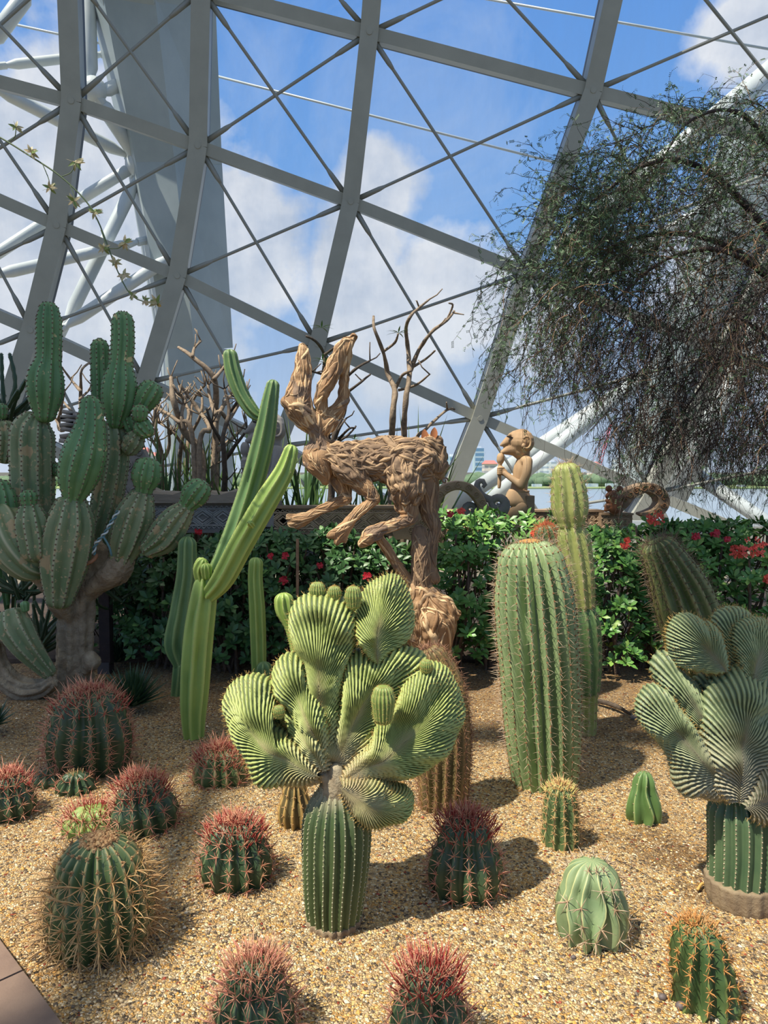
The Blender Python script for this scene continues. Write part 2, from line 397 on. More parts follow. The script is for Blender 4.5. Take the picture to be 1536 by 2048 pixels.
# the same shell carried on overhead, above the frame (its bars shade the bed)
ceil = thing('ceiling', 'overhead gridshell of the dome', None, (0, 0, 0), kind='structure')
def on_shell(x, y): return Vector((x, y, DC.z+math.sqrt(max(1, DR*DR-(x-DC.x)**2-(y-DC.y)**2))))
for i in range(9):
    for k, (f, w_) in enumerate(((lambda t: (-16.1+3.1*i+t*.25, t), .22), (lambda t: (t-7, -15.57+3.1*i-t*.25), .16))):
        mb = MB(); pts = [on_shell(*f(-14+2.6*j)) for j in range(10) if f(-14+2.6*j)[1] < 6.5]
        for a, b in zip(pts, pts[1:]): beam(mb, a, b, w_, .3, nrm((a+b)/2))
        if pts[1:]: mb.build('rib' if k == 0 else 'ring_beam', M_STEEL, ceil, smooth=False)
def blocker_mat():
    m = bpy.data.materials.new('blocker_cloth'); m.use_nodes = True; n = NT(m.node_tree); n.n.clear()
    a = n('ShaderNodeBsdfDiffuse', {0: (*srgb(200, 200, 194), 1)}); b = n('ShaderNodeBsdfTranslucent', {0: (*srgb(200, 200, 190), 1)}); t = n('ShaderNodeBsdfTransparent')
    n('ShaderNodeOutputMaterial', {0: n('ShaderNodeMixShader', {0: .20, 1: n('ShaderNodeMixShader', {0: .35, 1: a, 2: b}), 2: t})}); return m
blocker = thing('shade_blocker', 'added unseen cloth that blocks the sun over the left of the bed', 'shade sail', (-4, 2.75, 8))  # added above the frame, outline shaped to throw shade on the left
mb = MB(); sp = [(-3.9, 2.75), (-3.9, 4.45), (-9, 4.45), (-9, .6), (-5.0, .8), (-4.6, 1.4), (-4.35, 2.25)]
mb.add([Vector((x, y, 8+.04*(i % 2))) for i, (x, y) in enumerate(sp)]+[Vector((x, y, 7.985+.04*(i % 2))) for i, (x, y) in enumerate(sp)], [tuple(range(7)), tuple(range(13, 6, -1))]+[(i, (i+1) % 7, 7+(i+1) % 7, 7+i) for i in range(7)]); mb.build('cloth', blocker_mat(), blocker, smooth=False)
for x, y in (sp[0], sp[1], sp[2], sp[3]): mb = MB(); tube(mb, [Vector((x, y, 8)), on_shell(x*1.05, min(y, 6))], .008, 5); mb.build('cable', M_DARK, blocker)
blocker2 = thing('shade_blocker', 'smaller added unseen cloth that blocks the sun over the right of the bed', 'shade sail', (-.6, 1, 8))  # second added cloth, out of view, shaped to shade the right crested cactus
mb = MB(); s2 = [(-2.5, -.35), (-2.25, .9), (-1.75, 2.1), (1, 2.4), (1, -.6)]; q = len(s2)
mb.add([Vector((x, y, 8)) for x, y in s2]+[Vector((x, y, 7.985)) for x, y in s2], [tuple(range(q)), tuple(range(2*q-1, q-1, -1))]+[(i, (i+1) % q, q+(i+1) % q, q+i) for i in range(q)]); mb.build('cloth', blocker_mat(), blocker2, smooth=False)
for x, y in (s2[0], s2[2], s2[3], s2[4]): mb = MB(); tube(mb, [Vector((x, y, 8)), on_shell(x*1.05, y)], .008, 5); mb.build('cable', M_DARK, blocker2)
# ---------------------------------------------------------------- outer white steelwork
M_WHITE = mat('white_steel', srgb(206, 211, 210), .35, srgb(188, 196, 197), 1.5)
M_GREYW = mat('arch_cladding', srgb(164, 174, 175), .4, srgb(146, 158, 160), .8)
def arch(pts, wds, dp, label, name='steel_arch'):
    o = thing(name, label, 'steel arch', pts[0], None)
    mb = MB(); 
    for k in range(len(pts)-1):
        a, b = pts[k], pts[k+1]; t = (b-a).normalized(); nn = Vector((0, 1, 0)); nn = (nn-t*nn.dot(t)).normalized(); s = t.cross(nn); vs = []
        for p, w_ in ((a, wds[k]), (b, wds[k+1])):
            for x, y in ((-.5, .1), (-.12, -.5), (.28, -.42), (.5, .12), (.2, .5), (-.3, .45)): vs.append(p+s*(x*w_)+nn*(y*dp))
        mb.add(vs, [(i, (i+1) % 6, 6+(i+1) % 6, 6+i) for i in range(6)]+[(5, 4, 3, 2, 1, 0), (6, 7, 8, 9, 10, 11)])
    mb.build('arch_casing', M_GREYW, o, smooth=False); return o
YA = 17.0
arch([P(404, 2000, YA), P(400, 1000, YA), P(388, 700, YA), P(345, 330, 16.2), P(300, 0, 15), P(255, -260, 13.6)], [1.4, 1.5, 1.75, 2.1, 2.55, 2.8], 1.6, 'broad pale grey leaning arch outside the glass at left')
def strut(a, b, r, label, grp=None, ends=True):
    o = thing('tube_strut', label, 'steel tube', tuple(a), grp); mb = MB(); t = (b-a).normalized()
    L = (b-a).length; k = min(.6, L*.15)
    if ends: tube(mb, [a, a+t*k*.35, a+t*k, b-t*k, b-t*k*.35, b], [r*.35, r*.5, r, r, r*.5, r*.35], 14, cap=True)
    else: tube(mb, [a, b], r, 14)
    mb.build('tube', M_WHITE, o)
    for e in (a, b):
        m2 = MB(); tube(m2, [e-t*.12, e+t*.12], r*.75, 10); m2.build('end_fork', M_WHITE, o, smooth=False)
LS = [((0, 132, 15), (212, 108, 16), 9), ((173, -60, 15), (180, 170, 15), 15), ((195, 190, 15), (325, 125, 16), 12), ((195, 195, 15), (280, 322, 16), 15),
      ((-30, 165, 14), (262, 315, 16), 12), ((272, 330, 16), (150, 405, 16), 11), ((280, 345, 16), (125, 660, 15.5), 13), ((150, 405, 16), (-40, 530, 15), 11),
      ((285, 482, 16), (-30, 555, 14), 11), ((355, 505, 16), (120, 660, 15), 12), ((-20, 90, 14), (60, -20, 14), 14)]
names = ['white tube strut rising left of the leaning arch, near top left corner', 'vertical white tube strut left of the grey arch', 'short white tube running into the arch at upper left', 'white tube running down into the joint on the arch',
 'long white tube from left edge down to the arch joint', 'white tube leaving the arch joint to lower left', 'long white tube dropping from the arch joint towards the tall cactus', 'white tube crossing to the left edge at mid height', 'nearly level white tube left of the arch', 'lower white tube meeting behind the left cactus top', 'white tube cutting the top left corner']
for (a, b, r), nm in zip(LS, names): strut(P(*a), P(*b), S(r, 15.5), nm)
mb = MB(); sphere(mb, P(278, 328, 16), .28, 12); box(mb, P(278, 328, 16.1), (.5, .3, .5)); tag(mb.build('strut_joint', M_WHITE), 'white steel joint where tubes meet on the grey arch', 'joint')
mb = MB(); sphere(mb, P(187, 180, 15), .26, 12); tag(mb.build('strut_joint', M_WHITE), 'white steel joint of tubes high at left', 'joint')
# right side
arch([P(1060, 1600, 18), P(1262, 1010, 17), P(1330, 830, 17), P(1430, 560, 16.5), P(1545, 250, 16)], [.8, .95, 1.15, 1.5, 1.9], 1.3, 'white leaning arch outside behind the weeping tree')
RS = [((1600, 95, 16), (1120, 500, 17), 22, 'thick white tube slanting behind the top of the weeping tree'), ((1560, 330, 16), (1180, 560, 17), 15, 'thinner white tube slanting behind the weeping tree'),
      ((905, 1010, 18), (1460, 640, 17), 17, 'blue grey tube slanting behind the wooden flute player, upper of the pair'), ((930, 1040, 17.5), (1240, 790, 17), 15, 'white tube slanting behind the flute player, lower of the pair'),
      ((1345, 1000, 16.5), (1520, 660, 16), 26, 'white steel leg at the right edge behind the twigs'), ((1290, 880, 18), (1600, 1090, 15), 14, 'pale tube dropping right behind the red flowers')]
for a, b, r, l in RS: strut(P(*a), P(*b), S(r, 16.5), l, ends=False)
# thin cables outside
CB = [((-20, 38, 17), (225, 92, 17)), ((330, 126, 17), (1150, 335, 17)), ((940, -8, 17), (1560, 102, 17))]
for (a, b), l in zip(CB, ['thin steel cable in the top left corner', 'thin steel cable crossing the sky from the grey arch to the weeping tree', 'thin steel cable crossing the top right sky']):
    mb = MB(); tube(mb, [P(*a), P(*b)], .028, 8); tag(mb.build('steel_cable', M_WHITE), l, 'cable')
# shade roof outside at left reflected through louvres
# ---------------------------------------------------------------- water and far shore
def water_mat():
    m = bpy.data.materials.new('water'); m.use_nodes = True; n = NT(m.node_tree); n.n.clear()
    co = n('ShaderNodeTexCoord').outputs['Object']
    bp = n('ShaderNodeBump', {'Strength': .25, 'Distance': .3, 'Height': n.noise(n('ShaderNodeMapping', {0: co, 3: (.4, 1.2, 1)}).outputs[0], 1.2, 5)})
    bs = n('ShaderNodeBsdfPrincipled', {'Base Color': (*srgb(140, 154, 166), 1), 'Roughness': .25, 'Normal': bp.outputs[0]})
    n('ShaderNodeOutputMaterial', {0: bs}); return m
ZW = -8.0
mb = MB(); mb.add([(-600, 22, ZW), (600, 22, ZW), (600, 425, ZW), (-600, 425, ZW)], [(0, 1, 2, 3)])
tag(mb.build('floor_water', water_mat()), 'calm grey blue water of the bay', kind='structure')
M_GRASS = mat('far_grass', srgb(128, 150, 96), .9, srgb(150, 160, 110), .02)
mb = MB(); box(mb, (0, 1000, ZW+.4), (2400, 1160, .8)); tag(mb.build('floor_far_shore', M_GRASS), 'far grassy shore', kind='structure')
def facade(name, wall, glass, sx, sz, gap=.45):
    def ex(n, co, col):
        s = n('ShaderNodeSeparateXYZ', {0: co})
        fx = n.math('FRACT', n.math('MULTIPLY', n.math('ADD', s.outputs[0], 500.0), 1/sx)); fz = n.math('FRACT', n.math('MULTIPLY', n.math('ADD', s.outputs[2], 50.0), 1/sz))
        k = n.math('MULTIPLY', n.math('GREATER_THAN', fx, gap*.5), n.math('GREATER_THAN', fz, gap))
        return n.mix(k, col, glass)
    return mat(name, wall, .6, extra=ex)
M_B1 = facade('glass_block', srgb(178, 196, 212), srgb(104, 142, 178), 9, 4.2, .35)
M_B2 = facade('white_flats', srgb(214, 218, 224), srgb(160, 172, 190), 7, 4, .55)
M_B3 = facade('beige_flats', srgb(222, 206, 200), srgb(176, 170, 178), 6, 4, .5)
M_RR = mat('red_roof', srgb(196, 120, 112), .8)
def building(px0, px1, ytop, ybase, Y, m, label, roof=None, name='apartment_block', cat='building'):
    a = P(px0, ybase, Y); b = P(px1, ytop, Y); o = thing(name, label, cat, ((a.x+b.x)/2, Y, ZW+.8)); z0 = ZW+.8
    mb = MB(); box(mb, ((a.x+b.x)/2, Y, (z0+b.z)/2), (b.x-a.x, 14, b.z-z0)); mb.build('block', m, o, smooth=False)
    m2 = MB(); wd = b.x-a.x
    if roof:
        x0_, x1_ = a.x-.5, b.x+.5; h = roof; ys = Y-8; ye = Y+8; z = b.z
        m2.add([(x0_, ys, z), (x1_, ys, z), (x1_, ye, z), (x0_, ye, z), (x0_+wd*.2, Y, z+h), (x1_-wd*.2, Y, z+h)], [(0, 1, 5, 4), (1, 2, 5), (2, 3, 4, 5), (3, 0, 4), (3, 2, 1, 0)])
        m2.build('roof', M_RR, o, smooth=False)
    else:
        box(m2, ((a.x+b.x)/2, Y, b.z+1), (wd*.5, 8, 2)); m2.build('roof_plant_room', M_B2, o, smooth=False)
BL = [(893, 921, 913, 945, 620, M_B1, 'wide glass office block left of the dome rib', None), (947, 966, 897, 945, 640, M_B1, 'tall blue glass tower right of the dome rib', None),
 (966, 992, 928, 945, 600, M_B3, 'low pink block with red roof beside the glass tower', 3), (1004, 1020, 914, 945, 660, M_B2, 'white tower block behind the flute', None), (1026, 1038, 918, 945, 650, M_B2, 'narrow white block against the figure chest', None),
 (1072, 1086, 920, 945, 660, M_B2, 'white flats right of the flute player', None), (1090, 1112, 924, 945, 640, M_B2, 'lower white flats just left of the round topped cactus', None),
 (1178, 1196, 930, 945, 650, M_B3, 'small beige block right of the round topped cactus', 3), (1228, 1246, 916, 945, 660, M_B2, 'white flats right of the crane', None), (1247, 1270, 915, 945, 680, M_B2, 'wider white flats left of the leaning arch', None),
 (690, 712, 922, 945, 640, M_B2, 'white block seen under the hare belly', None), (272, 300, 905, 945, 560, M_B3, 'pink block seen beyond the left bare shrubs', 4), (301, 318, 912, 945, 600, M_B3, 'second pink block beyond the bare shrubs, right of the first', 3), (1380, 1410, 920, 945, 600, M_B2, 'pale block far behind the hanging twigs', None)]
for b in BL: building(*b)
M_FT = mat('far_trees', srgb(88, 112, 84), .9, srgb(110, 130, 100), .08)
mb = MB(); rr = random.Random(2)
for i in range(420):
    x = rr.uniform(-330, 420); y = rr.uniform(450, 520); r = rr.uniform(3, 6)
    sphere(mb, (x, y, ZW+1.5+rr.uniform(1, 4.0)), (r*1.4, r, r*.8), 7)
tag(mb.build('shoreline_trees', M_FT), 'distant band of green trees along the far shore', 'trees', kind='stuff')
M_SH = mat('site_sheds', srgb(206, 212, 216), .7, srgb(150, 170, 190), .3)
for i in range(26):
    x = -60+i*11+rr.uniform(-3, 3)
    mb = MB(); wd = rr.uniform(3, 8); h = rr.uniform(1.2, 2.4); box(mb, (x, 440+rr.uniform(-3, 6), ZW+.8+h/2), (wd, 5, h))
    tag(mb.build('site_shed', M_SH, smooth=False), 'small pale shed on the far waterfront', 'shed', 'sheds on the far waterfront')
M_RED = mat('crane_red', srgb(214, 96, 110), .6)
o = thing('crawler_crane', 'red lattice crane on the far shore right of the round topped cactus', 'crane', (P(1198, 945, 560).x, 560, ZW+.8))
mb = MB(); a = P(1196, 943, 560); b = P(1222, 848, 560); t = (b-a); s = Vector((1.3, 0, .3))
for q in (-1, 1): tube(mb, [a+s*q, b+s*q*.4], .28, 5)
for k in range(14):
    tube(mb, [a+t*(k/14)+s*(1 if k % 2 else -1)*(1-.6*k/14), a+t*((k+1)/14)+s*(-1 if k % 2 else 1)*(1-.6*k/14)], .2, 4)
mb.build('boom', M_RED, o)
mb = MB(); tube(mb, [b, P(1184, 925, 560)], .12, 4); tube(mb, [b, P(1190, 900, 560)], .1, 4); mb.build('stay_cable', M_RED, o)
mb = MB(); box(mb, (a.x, 560, ZW+4), (9, 5, 3.4)); box(mb, (a.x, 560, ZW+1.6), (10, 6, 1.6)); mb.build('cab', M_RED, o, smooth=False)
# ================================================================ CACTI
def col_attr(n, co, col): return col
GREY_GREEN = srgb(112, 134, 92)
M_CREST = mat('crest_skin', srgb(66, 84, 44), .55, srgb(84, 100, 54), 9, bump=.25, bscale=140, bdist=.002, rid=srgb(170, 180, 104), rid_r=(.25, .75), ridt=srgb(186, 170, 130), tr=(.40, .75))  # dark groove green paints in the shade between the ridges
M_CREST2 = mat('crest_skin_dull', srgb(56, 74, 50), .55, srgb(74, 90, 60), 8, bump=.25, bscale=140, bdist=.002, rid=srgb(142, 154, 110), rid_r=(.25, .75), ridt=srgb(158, 150, 124), tr=(.32, .7))  # same painted groove shade in a duller green
M_STEMC = mat('crest_stem', srgb(62, 80, 44), .55, srgb(78, 94, 56), 7, bump=.2, bscale=90, bdist=.002, rid=srgb(150, 150, 112), rid_r=(.86, 1), tcol=srgb(160, 150, 122), tr=(.80, .97))
M_PUP = mat('pup_skin', srgb(104, 128, 62), .5, srgb(132, 150, 80), 10, rid=srgb(168, 170, 96), rid_r=(.6, 1))
M_GOLD = mat('golden_bristle', srgb(196, 160, 90), .6)
M_REDSP = mat('red_spine', srgb(150, 46, 44), .5, tcol=srgb(200, 124, 92), tr=(.4, 1.2))
M_PINKSP = mat('pink_tan_spine', srgb(188, 112, 96), .5, srgb(206, 164, 124), 30)
M_TANSP = mat('straw_spine', srgb(214, 178, 122), .55, srgb(184, 140, 92), 25)
M_PALESP = mat('pale_spine', srgb(206, 190, 160), .5, srgb(160, 120, 92), 25)
M_DKSP = mat('dark_spine', srgb(74, 60, 48), .5, srgb(132, 110, 84), 25)
M_FERO = mat('barrel_skin_dark', srgb(46, 66, 44), .45, srgb(66, 88, 58), 8, bump=.15, bscale=80, bdist=.002, rid=srgb(106, 122, 82), rid_r=(.82, 1))
M_FERO2 = mat('barrel_skin_tan', srgb(74, 98, 58), .5, srgb(94, 112, 70), 9, bump=.15, bscale=80, bdist=.002, rid=srgb(186, 170, 116), rid_r=(.78, 1))
M_FEROL = mat('barrel_skin_light', srgb(112, 140, 70), .5, srgb(136, 158, 84), 9, rid=srgb(190, 190, 120), rid_r=(.85, 1))
M_BIG = mat('big_column_skin', srgb(124, 146, 98), .5, srgb(142, 162, 112), 5, bump=.12, bscale=70, bdist=.002, rid=srgb(170, 172, 120), rid_r=(.9, 1))
M_YCOL = mat('yellow_green_skin', srgb(136, 148, 76), .5, srgb(158, 162, 96), 6, rid=srgb(178, 176, 116), rid_r=(.8, 1), spots=[(22, .72, srgb(150, 110, 66))])
M_PALE = mat('pale_barrel_skin', srgb(116, 138, 96), .55, srgb(140, 156, 112), 8, rid=srgb(206, 204, 140), rid_r=(.9, 1), bump=.2, bscale=60, bdist=.003)
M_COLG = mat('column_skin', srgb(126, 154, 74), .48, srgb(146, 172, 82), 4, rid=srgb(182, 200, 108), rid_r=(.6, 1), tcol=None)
M_COLD = mat('column_skin_dark', srgb(80, 112, 66), .48, srgb(98, 128, 76), 4, rid=srgb(136, 158, 96), rid_r=(.6, 1))  # darker copy of the column skin, paints shade onto shaded arms and columns
M_SMALLG = mat('small_green_skin', srgb(80, 110, 58), .5, srgb(98, 128, 70), 9, rid=srgb(160, 174, 112), rid_r=(.88, 1))
M_CORKY = mat('corky_base', srgb(150, 132, 104), .85, srgb(118, 100, 78), 12, bump=.5, bscale=60)
M_AREO = mat('areole_felt', srgb(150, 96, 56), .8)

def ribbed(mb, pts, rad, nrib, depth=.22, step=.012, k=6, sharp=1.0, cap=1.0, twist=0.0, jitter=0.0, seed=0, capb=0.0, tub=0.0, areo=.03, t0=0.0, phase=0.0):
    """fluted column swept along pts; returns areoles (pos, outward, axis, t)"""
    p, r = crom(pts, rad, step); L = [0]
    for i in range(1, len(p)): L.append(L[-1]+(p[i]-p[i-1]).length)
    if cap:
        R0 = r[-1]; d = (p[-1]-p[-2]).normalized(); ncap = 9; hh = R0*cap; e = p[-1]; l0 = L[-1]
        for q in range(1, ncap+1):
            a = PI/2*q/ncap; p.append(e+d*(hh*math.sin(a))); r.append(max(.0005, R0*math.cos(a)**.9)); L.append(l0+hh*a*.9)
    if capb:
        R0 = r[0]; d = (p[0]-p[1]).normalized(); P0 = p[0]; pp = []; rr_ = []; ll = []
        for q in range(7, 0, -1):
            a = PI/2*q/7; pp.append(P0+d*(R0*capb*math.sin(a))); rr_.append(max(.0005, R0*math.cos(a)**.8)); ll.append(-R0*capb*math.sin(a))
        p = pp+p; r = rr_+r; L = ll+L
    T, N, B = frames(p); n_ = nrib*k; vs = []; aa = []; bb = []; ar = []; Lt = L[-1]-L[0]; la = L[0]
    g = []
    for j in range(n_):
        x = (j % k)/k; c = abs(2*x-1)          # 1 at crest (x=0)
        g.append(c**sharp if sharp > 0 else math.cos(PI*x)**2)
    ph = [0]*n_
    for i in range(len(p)):
        tt = (L[i]-L[0])/Lt; put = False
        if areo and L[i]-la >= areo and r[i] > .004: put = True; la = L[i]
        tb = tub*math.cos(2*PI*(L[i]-L[0])/max(areo, .01)) if tub else 0
        for j in range(n_):
            rib = round(j/k) % nrib; f = 2*PI*j/n_+twist*tt+phase
            if jitter: f += jitter*noise.noise(Vector((rib*3.1, L[i]*9, seed)))
            gg = g[j]; dd = depth*(1+(0 if not jitter else .6*noise.noise(Vector((rib*1.7, L[i]*5, seed+5)))))
            rd = r[i]*(1-dd*(1-gg)+tb*gg*gg*.5)
            o = N[i]*math.cos(f)+B[i]*math.sin(f)
            v = p[i]+o*rd; vs.append(v); aa.append(gg); bb.append(t0+(1-t0)*tt)
            if put and j % k == 0:
                dr = (r[min(i+1, len(p)-1)]-r[max(i-1, 0)]); dl = (L[min(i+1, len(p)-1)]-L[max(i-1, 0)]) or 1
                ar.append((v, (o-T[i]*max(-6, min(3, dr/dl))).normalized(), T[i], tt))
    fs = [(i*n_+j, i*n_+(j+1) % n_, (i+1)*n_+(j+1) % n_, (i+1)*n_+j) for i in range(len(p)-1) for j in range(n_)]
    mb.add(vs, fs, aa, bb); return ar
def spines(mb, ar, nr, L, w_, rr, central=0, Lc=None, spread=1.0, top=1.0, up=.0, wc=None, drop=0.0, a=0.0, hook=.25, tmin=0):
    for v, o, t, tt in ar:
        if rr.random() < drop or tt < tmin: continue
        s = o.cross(t).normalized(); u = s.cross(o).normalized(); ph = rr.random()*6.28; m = 1+(top-1)*max(0, (tt-.7)/.3)
        for q in range(nr):
            f = ph+2*PI*q/nr+rr.uniform(-.25, .25)
            d = o*rr.uniform(.25, .7)+(s*math.cos(f)+u*math.sin(f))*spread+Vector((0, 0, up*m))
            spine(mb, v, d, L*rr.uniform(.6, 1.15)*m, w_, o*hook*rr.uniform(-1, 1.2), a=a)
        for q in range(central):
            d = o+(s*rr.uniform(-.4, .4)+u*rr.uniform(-.35, .5))+Vector((0, 0, up*2*m))
            spine(mb, v, d, (Lc or L*1.4)*rr.uniform(.75, 1.2)*m, wc or w_*1.6, (u*-1 if rr.random() < .6 else s)*hook*1.4, a=a)
def areoles(mb, ar, r, drop=0):
    for v, o, t, tt in ar:
        sphere(mb, v+o*r*.2, (r, r, r), 5)
# ------------------------------------------------ barrels with red/pink thorns
def barrel(px, pyb, pyt, hw, label, skin=None, spm=None, nrib=13, name='barrel_cactus', seed=1, nr=7, Ls=.035, central=1, depth=.26, areo=.032, top=1.5, up=.15, w_=.0016, group=None, cat='cactus', shape=(.80, 1.0, .97, .72), lean=0.0, twist=0.0, tmax=2, fdep=0, jitter=.05, sharp=.8, crown=None, sink=.0, drop=0.0, tub=0, hook=.25, Lc=None, spread=1.0):
    g = G(px, pyb-hw*.18); Y = g.y; r = S(hw, Y); topz = P(px, pyt, Y).z-(crown[1]*.5 if crown else 0); z0 = gz(g.x, g.y)-.02
    h = max(.05, topz-z0-r*.35)
    o = thing(name, label, cat, (g.x, g.y, z0), group); rr = random.Random(seed)
    k = len(shape); dx = lean*h
    pts = [Vector((g.x+dx*(i/(k-1))**1.5, g.y, z0+h*.80*i/(k-1))) for i in range(k)]
    mb = MB(); ar = ribbed(mb, pts, [r*s for s in shape], nrib, depth, .014, 6, sharp, cap=max(.35, (h*.36)/(r*shape[-1])), jitter=jitter, seed=seed, areo=areo, tub=tub, twist=twist); globals()['AR_ALL'] = ar; ar = [q for q in ar if q[3] < tmax]
    mb.build('body', skin or M_FERO, o)
    m2 = MB(); spines(m2, ar, nr, Ls, w_, rr, central, Lc, top=top, up=up, drop=drop, hook=hook, spread=spread)
    s = m2.build('spines', spm or M_PINKSP, o); s['kind'] = 'stuff'
    if crown:
        m3 = MB(); c = pts[-1]+Vector((0, 0, h*.34))
        for q in range(crown[0]):
            f = rr.random()*6.28; e = rr.random()**.6*r*crown[2]
            p = c+Vector((math.cos(f)*e, math.sin(f)*e, -e*e/r*.55)); d = Vector((math.cos(f)*e/r*.9+rr.uniform(-.35, .35), math.sin(f)*e/r*.9+rr.uniform(-.35, .35), 1))
            spine(m3, p, d, crown[1]*rr.uniform(.6, 1.2), w_*1.25, Vector((rr.uniform(-1, 1), rr.uniform(-1, 1), 0))*.35)
        s = m3.build('crown_spines', crown[3], o); s['kind'] = 'stuff'; s['label'] = 'tuft of longer coloured spines on the crown'
    return o, ar, rr
RED = (150, .06, .8, M_REDSP)
barrel(930, 1792, 1612, 76, 'round dark barrel cactus with brick red crown spines right of the crested stem', seed=3, crown=(230, .055, .85, M_REDSP))
barrel(473, 1768, 1620, 74, 'squat dark barrel cactus with crimson crown left of the crested cactus stem', seed=4, crown=(200, .055, .85, M_REDSP), shape=(.85, 1, .98, .78))
barrel(510, 2075, 1893, 84, 'barrel cactus with pale pink spines at the bottom edge, left one', seed=5, spm=M_PINKSP, crown=(170, .06, .8, M_PINKSP), skin=M_FERO, nr=8, Ls=.045)
barrel(858, 2110, 1905, 84, 'barrel cactus with wine red upright spines at the bottom edge, right one', seed=6, crown=(150, .065, .85, M_REDSP), nr=7, Ls=.042)
barrel(180, 1552, 1362, 84, 'tall shaded barrel cactus with rusty spines in front of the agave', seed=7, nrib=15, crown=(240, .06, .9, M_REDSP), nr=7, Ls=.05, shape=(.82, .97, 1, .86))
barrel(292, 1668, 1535, 68, 'dark barrel cactus with a leaning red crown behind the straw spined barrel', seed=8, crown=(190, .06, .9, M_REDSP), lean=-.1, nr=7, Ls=.045)
barrel(182, 1668, 1588, 58, 'sunlit yellow green barrel cactus with coral spines just behind the straw spined barrel', seed=9, skin=M_FEROL, crown=(90, .06, .9, M_REDSP), nr=8, Ls=.055)
barrel(18, 1640, 1532, 52, 'barrel cactus with red crown cut by the left edge', seed=10, crown=(130, .05, .9, M_REDSP), nr=6, Ls=.045)
barrel(440, 1572, 1476, 56, 'barrel cactus with bright orange pink crown beside the crest lobe at left', seed=11, skin=M_FERO2, crown=(190, .065, .95, M_REDSP), nr=7, Ls=.05, shape=(.88, 1, .96, .8), depth=.3)
barrel(102, 1570, 1520, 38, 'small dim cactus with straight pale ribs leaning left of the star shaped one', seed=12, nrib=10, nr=4, Ls=.05, crown=(24, .04, .6, M_PALESP))
barrel(152, 1588, 1532, 40, 'small cactus seen star shaped from above below the tall shaded barrel', seed=13, nrib=12, skin=M_FERO, nr=3, Ls=.03, crown=(30, .025, .4, M_TANSP), depth=.34)
# straw spined big one
o, ar, rr = barrel(202, 1898, 1668, 108, 'large barrel cactus bristling with straw coloured spines and a dry crown', skin=M_FERO2, spm=M_TANSP, nrib=19, seed=14, nr=9, Ls=.05, central=2, Lc=.085, depth=.3, areo=.028, top=.8, up=0, tmax=.74, w_=.0016, shape=(.86, 1.0, .98, .80), hook=.5)
m3 = MB(); c = Vector(o.location)
tz = max(v[0].z for v in AR_ALL)+.004; topc = Vector((o.location.x, o.location.y, tz))
for q in range(700):
    f = rr.random()*6.28; e = rr.random()**.6*.06
    p = topc+Vector((math.cos(f)*e, math.sin(f)*e, -.002-e*e*5)); sphere(m3, p+Vector((0, 0, rr.uniform(-.006, .012))), (rr.uniform(.003, .008),)*3, 5)
for v, o_, t, tt in AR_ALL:
    if tt > .70:
        for q in range(5): sphere(m3, v+Vector((rr.uniform(-.004, .004), rr.uniform(-.004, .004), rr.uniform(-.012, .008))), (rr.uniform(.002, .0045),)*3, 5)
        for q in range(6): spine(m3, v, o_*.6+Vector((rr.uniform(-1, 1), rr.uniform(-1, 1), rr.uniform(-.3, .8))), rr.uniform(.01, .028), .0008)
s = m3.build('dry_crown_crust', mat('dry_crust', srgb(206, 172, 122), .9, srgb(150, 104, 66), 60), o); s['label'] = 'crust of dried tan flower remains'; s['kind'] = 'stuff'
# others on the right
barrel(1182, 1880, 1718, 74, 'round pale green barrel cactus with wavy yellow rib edges', skin=M_PALE, spm=M_PALESP, nrib=13, seed=15, nr=6, Ls=.045, central=1, depth=.38, areo=.045, jitter=.34, top=.35, up=0, sharp=.7, shape=(.90, 1.0, .99, .80), drop=.25)
barrel(1287, 1646, 1545, 37, 'small bright green knobbly cactus alone on the gravel', skin=M_SMALLG, spm=M_PALESP, nrib=7, seed=16, nr=1, Ls=.008, central=0, depth=.46, jitter=.42, top=1, up=0, shape=(.85, 1.0, .92, .66))
barrel(1120, 1694, 1566, 38, 'small upright cactus with pale yellow star crown in front of the big barrel', skin=M_FERO2, spm=M_TANSP, nrib=11, seed=17, nr=5, Ls=.024, central=1, depth=.3, areo=.02, top=1.3, shape=(1.05, 1.0, .95, .9), crown=(110, .026, .9, mat('yellow_spine', srgb(224, 210, 130), .5)), jitter=.12, tub=.12)
barrel(1412, 2022, 1838, 66, 'dark green cactus with twisting ribs and orange woolly areoles near the bottom right', skin=mat('twisted_skin', srgb(58, 84, 46), .5, srgb(84, 106, 60), 8, rid=srgb(124, 140, 76), rid_r=(.85, 1)), spm=mat('orange_spine', srgb(190, 136, 76), .6), nrib=10, seed=18, nr=6, Ls=.022, central=1, depth=.36, areo=.024, jitter=.22, top=1.5, shape=(1.05, 1.0, .95, .84), lean=-.12, twist=1.1, crown=(70, .02, .6, M_TANSP), tub=.10)
barrel(590, 1652, 1560, 36, 'small yellow ribbed cactus half hidden behind the crested stem', skin=mat('ochre_rib_skin', srgb(84, 78, 48), .6, srgb(110, 94, 56), 8, rid=srgb(196, 160, 92), rid_r=(.6, 1)), spm=M_TANSP, nrib=11, seed=19, nr=3, Ls=.015, central=0, depth=.36, jitter=.12)
